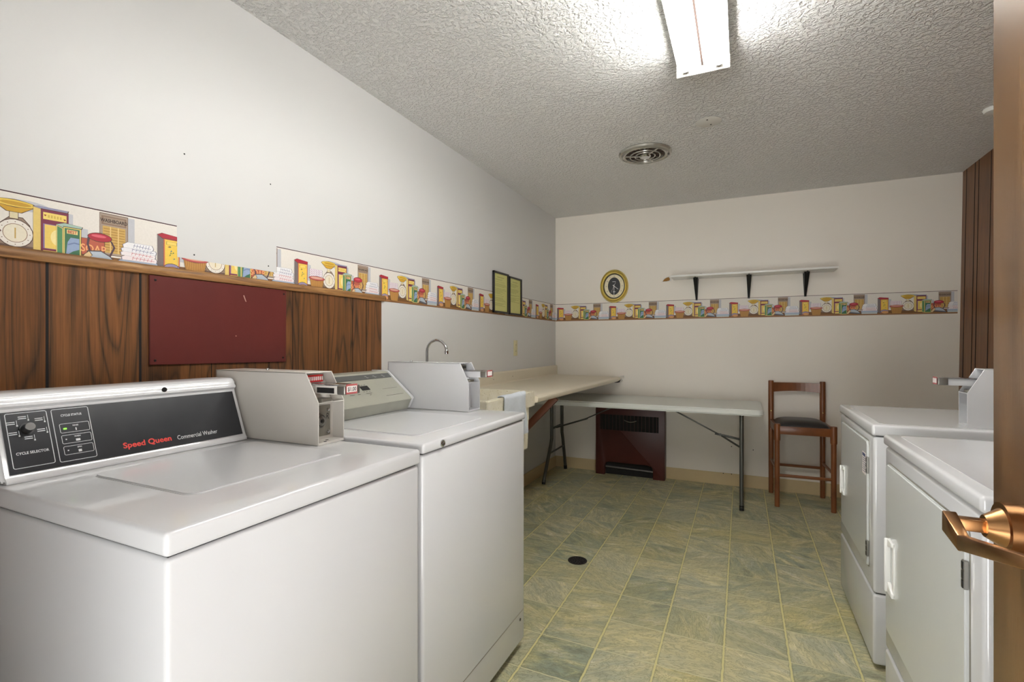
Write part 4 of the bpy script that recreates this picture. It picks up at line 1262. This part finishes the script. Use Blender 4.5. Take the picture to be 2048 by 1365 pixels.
def hand(ang, L, w, d, tail=.015):
    a = math.radians(ang); dx, dz = math.sin(a), math.cos(a)
    nx, nz = dz, -dx
    hexa(hd, [(cx_ - dx * tail + nx * w, RD - d, cz_ - dz * tail + nz * w), (cx_ + dx * L + nx * w * .7, RD - d, cz_ + dz * L + nz * w * .7), (cx_ + dx * L - nx * w * .7, RD - d, cz_ + dz * L - nz * w * .7), (cx_ - dx * tail - nx * w, RD - d, cz_ - dz * tail - nz * w),
              (cx_ - dx * tail + nx * w, RD - d - .0008, cz_ - dz * tail + nz * w), (cx_ + dx * L + nx * w * .7, RD - d - .0008, cz_ + dz * L + nz * w * .7), (cx_ + dx * L - nx * w * .7, RD - d - .0008, cz_ + dz * L - nz * w * .7), (cx_ - dx * tail - nx * w, RD - d - .0008, cz_ - dz * tail - nz * w)])
hand(128, .050, .0026, .0125); hand(180, .082, .0022, .0138)
part('hands', hd, M['shelf_white'], CK, False)
hd = B(); hand(205, .066, .0008, .015, .038)
part('second_hand', hd, M['shelf_white'], CK, False)
mk = B(); box(mk, cx_ - .016, cx_ + .016, RD - .0110, RD - .0106, cz_ + .040, cz_ + .044); box(mk, cx_ - .011, cx_ + .013, RD - .0110, RD - .0106, cz_ - .056, cz_ - .050)
part('dial_mark', mk, M['ink_white'], CK, False)

# ------------------------------------------------------------------ framed notices on the left wall
def notice(label, y0, y1, z0, z1, seed, box_gap=False):
    r = thing('framed_notice', label, 'framed notice', (.0, (y0 + y1) / 2, z0), 'framed notices')
    f = B(); w = .013
    for a in ((y0, y1, z1 - w, z1), (y0, y1, z0, z0 + w), (y0, y0 + w, z0, z1), (y1 - w, y1, z0, z1)):
        box(f, .004, .020, a[0], a[1], a[2], a[3], .0015, 1)
    part('frame', f, M['black_plastic'], r)
    p = part('paper', box(B(), .004, .0085, y0 + w - .002, y1 - w + .002, z0 + w - .002, z1 - w + .002), M['paper_yellow'], r)
    rn = random.Random(seed); t = B()
    z = z1 - w - .028
    flat2 = lambda a, b, c, d: box(t, .0085, .0087, a, b, c, d)
    flat2(y0 + .07, y1 - .07, z, z + .004); z -= .014
    while z > z0 + .05 + (.05 if box_gap else 0):
        L = (y1 - y0 - .07) * (.45 + .55 * rn.random())
        y = y0 + .035
        while y < y0 + .035 + L:
            wl = .006 + rn.random() * .02
            flat2(y, min(y + wl, y1 - .03), z, z + .0022); y += wl + .003
        z -= .0068 if rn.random() > .22 else .014
    part('lettering', t, simple('faded_ink', (150, 150, 92), .7), p, False)
notice('left one of the two black-framed yellow notices on the left wall', 3.205, 3.460, 1.437, 1.744, 3)
notice('right one of the two black-framed yellow notices, nearer the corner', 3.476, 3.712, 1.435, 1.735, 9, True)

# outlet plate
OP = thing('outlet_plate', 'cream electrical outlet plate on the left wall above the countertop', 'outlet', (.0, 3.617, 1.17))
part('plate', box(B(), .0, .005, 3.583, 3.651, 1.107, 1.232, .0018), M['plate_cream'], OP)
for z in (1.143, 1.193):
    q = part('socket', box(B(), .005, .0062, 3.602, 3.632, z - .014, z + .014, .0005), M['plate_cream'], OP)
    s = B()
    for dy in (-.006, .006): box(s, .0062, .0064, 3.617 + dy - .0012, 3.617 + dy + .0012, z - .003, z + .006)
    part('slot', s, M['hole'], q, False)

# nail holes in the walls
def holes(name, label, pts, axis):
    b = B()
    for p in pts:
        if axis == 0: lathe(b, [(.0, .0), (.0028, .0), (.0022, .0006), (.0, .0008)], (.0002, p[0], p[1]), 0, 8)
    return b
nh = []
for (y, z), lb in zip(((1.008, 1.832), (1.334, 1.828), (1.04, 1.505), (1.325, 1.508)),
                  ('tiny nail hole high on the left wall, left one of the upper pair', 'tiny nail hole high on the left wall, right one of the upper pair',
                   'tiny nail hole just above the cut-down border, at its left end', 'tiny nail hole just above the cut-down border, at its right end')):
    o = tag(obj('nail_hole', lathe(B(), [(.0, .0), (.0028, .0), (.0022, .0006), (.0, .0008)], (.0002, y, z), 0, 8), M['hole']), lb, 'nail hole', 'nail holes in the walls')
for (x, z), lb in zip(((1.584, .331), (1.749, .317), (1.584, .105), (1.52, .107)),
                  ('nail hole in the back wall left of the right table leg, upper one', 'nail hole in the back wall right of the right table leg',
                   'nail hole at the top of the baseboard beside the right table leg', 'nail hole at the top of the baseboard, second from the right table leg')):
    o = tag(obj('nail_hole', lathe(B(), [(.0, .0), (.0042, .0), (.003, -.0006), (.0, -.0008)], (x, RD - .0002 if z > .11 else RD - .0074, z if z > .11 else .098), 1, 8), M['hole']), lb, 'nail hole', 'nail holes in the walls')

# ------------------------------------------------------------------ floor drain
DR = thing('floor_drain', 'round dark iron drain in the tiled floor', 'drain', (.835, 2.627, 0))
part('ring', lathe(B(), [(.0, .0002), (.053, .0002), (.053, .002), (.049, .0035), (.046, .002), (.0, .002)], (.835, 2.627, 0), 2, 36), M['drain'], DR)
dh = B()
for R, n_ in ((.012, 5), (.025, 10), (.038, 15)):
    for k in range(n_):
        a = 2 * math.pi * k / n_ + R * 30
        lathe(dh, [(.0, .0), (.0042, .0), (.0042, .0004), (.0, .0004)], (.835 + R * math.cos(a), 2.627 + R * math.sin(a), .002), 2, 10)
part('drain_hole', dh, M['hole'], DR, False)

# ------------------------------------------------------------------ open door with lever handle
DX = 1.924
DO = obj('door_1', box(B(), DX, DX + .04, -.048, .750, .012, 2.045, .0015), M['door_wood'], None, True)
DO['kind'] = 'structure'
ORG[DO.name] = (0, 0, 0)
hy, hz = .692, 1.013
rs = B()
tube(rs, [(DX, hy, hz), (DX - .014, hy, hz)], [.0265, .0265], 32)
LV = part('lever_handle', rs, M['copper'], DO, label='bronze lever handle')
l = B()
tube(l, [(DX - .013, hy, hz), (DX - .019, hy, hz), (DX - .028, hy, hz)], [.021, .017, .0115], 24)
bar(l, (DX - .024, hy, hz), (DX - .060, hy, hz), .013, .013, .0012)
# elbow and lever blade running back along the door
hexa(l, [(DX - .048, hy + .008, hz - .013), (DX - .061, hy + .008, hz - .013), (DX - .063, hy - .044, hz - .017), (DX - .053, hy - .044, hz - .017),
         (DX - .048, hy + .008, hz + .010), (DX - .061, hy + .008, hz + .010), (DX - .063, hy - .044, hz - .001), (DX - .053, hy - .044, hz - .001)], .0015)
hexa(l, [(DX - .053, hy - .040, hz - .017), (DX - .063, hy - .040, hz - .017), (DX - .061, hy - .190, hz + .022), (DX - .052, hy - .190, hz + .022),
         (DX - .053, hy - .040, hz - .001), (DX - .063, hy - .040, hz - .001), (DX - .061, hy - .190, hz + .032), (DX - .052, hy - .190, hz + .032)], .0012)
part('lever', l, M['copper'], LV)
part('latch_plate', box(B(), DX + .008, DX + .032, .7498, .7515, .96, 1.06), M['copper'], DO)
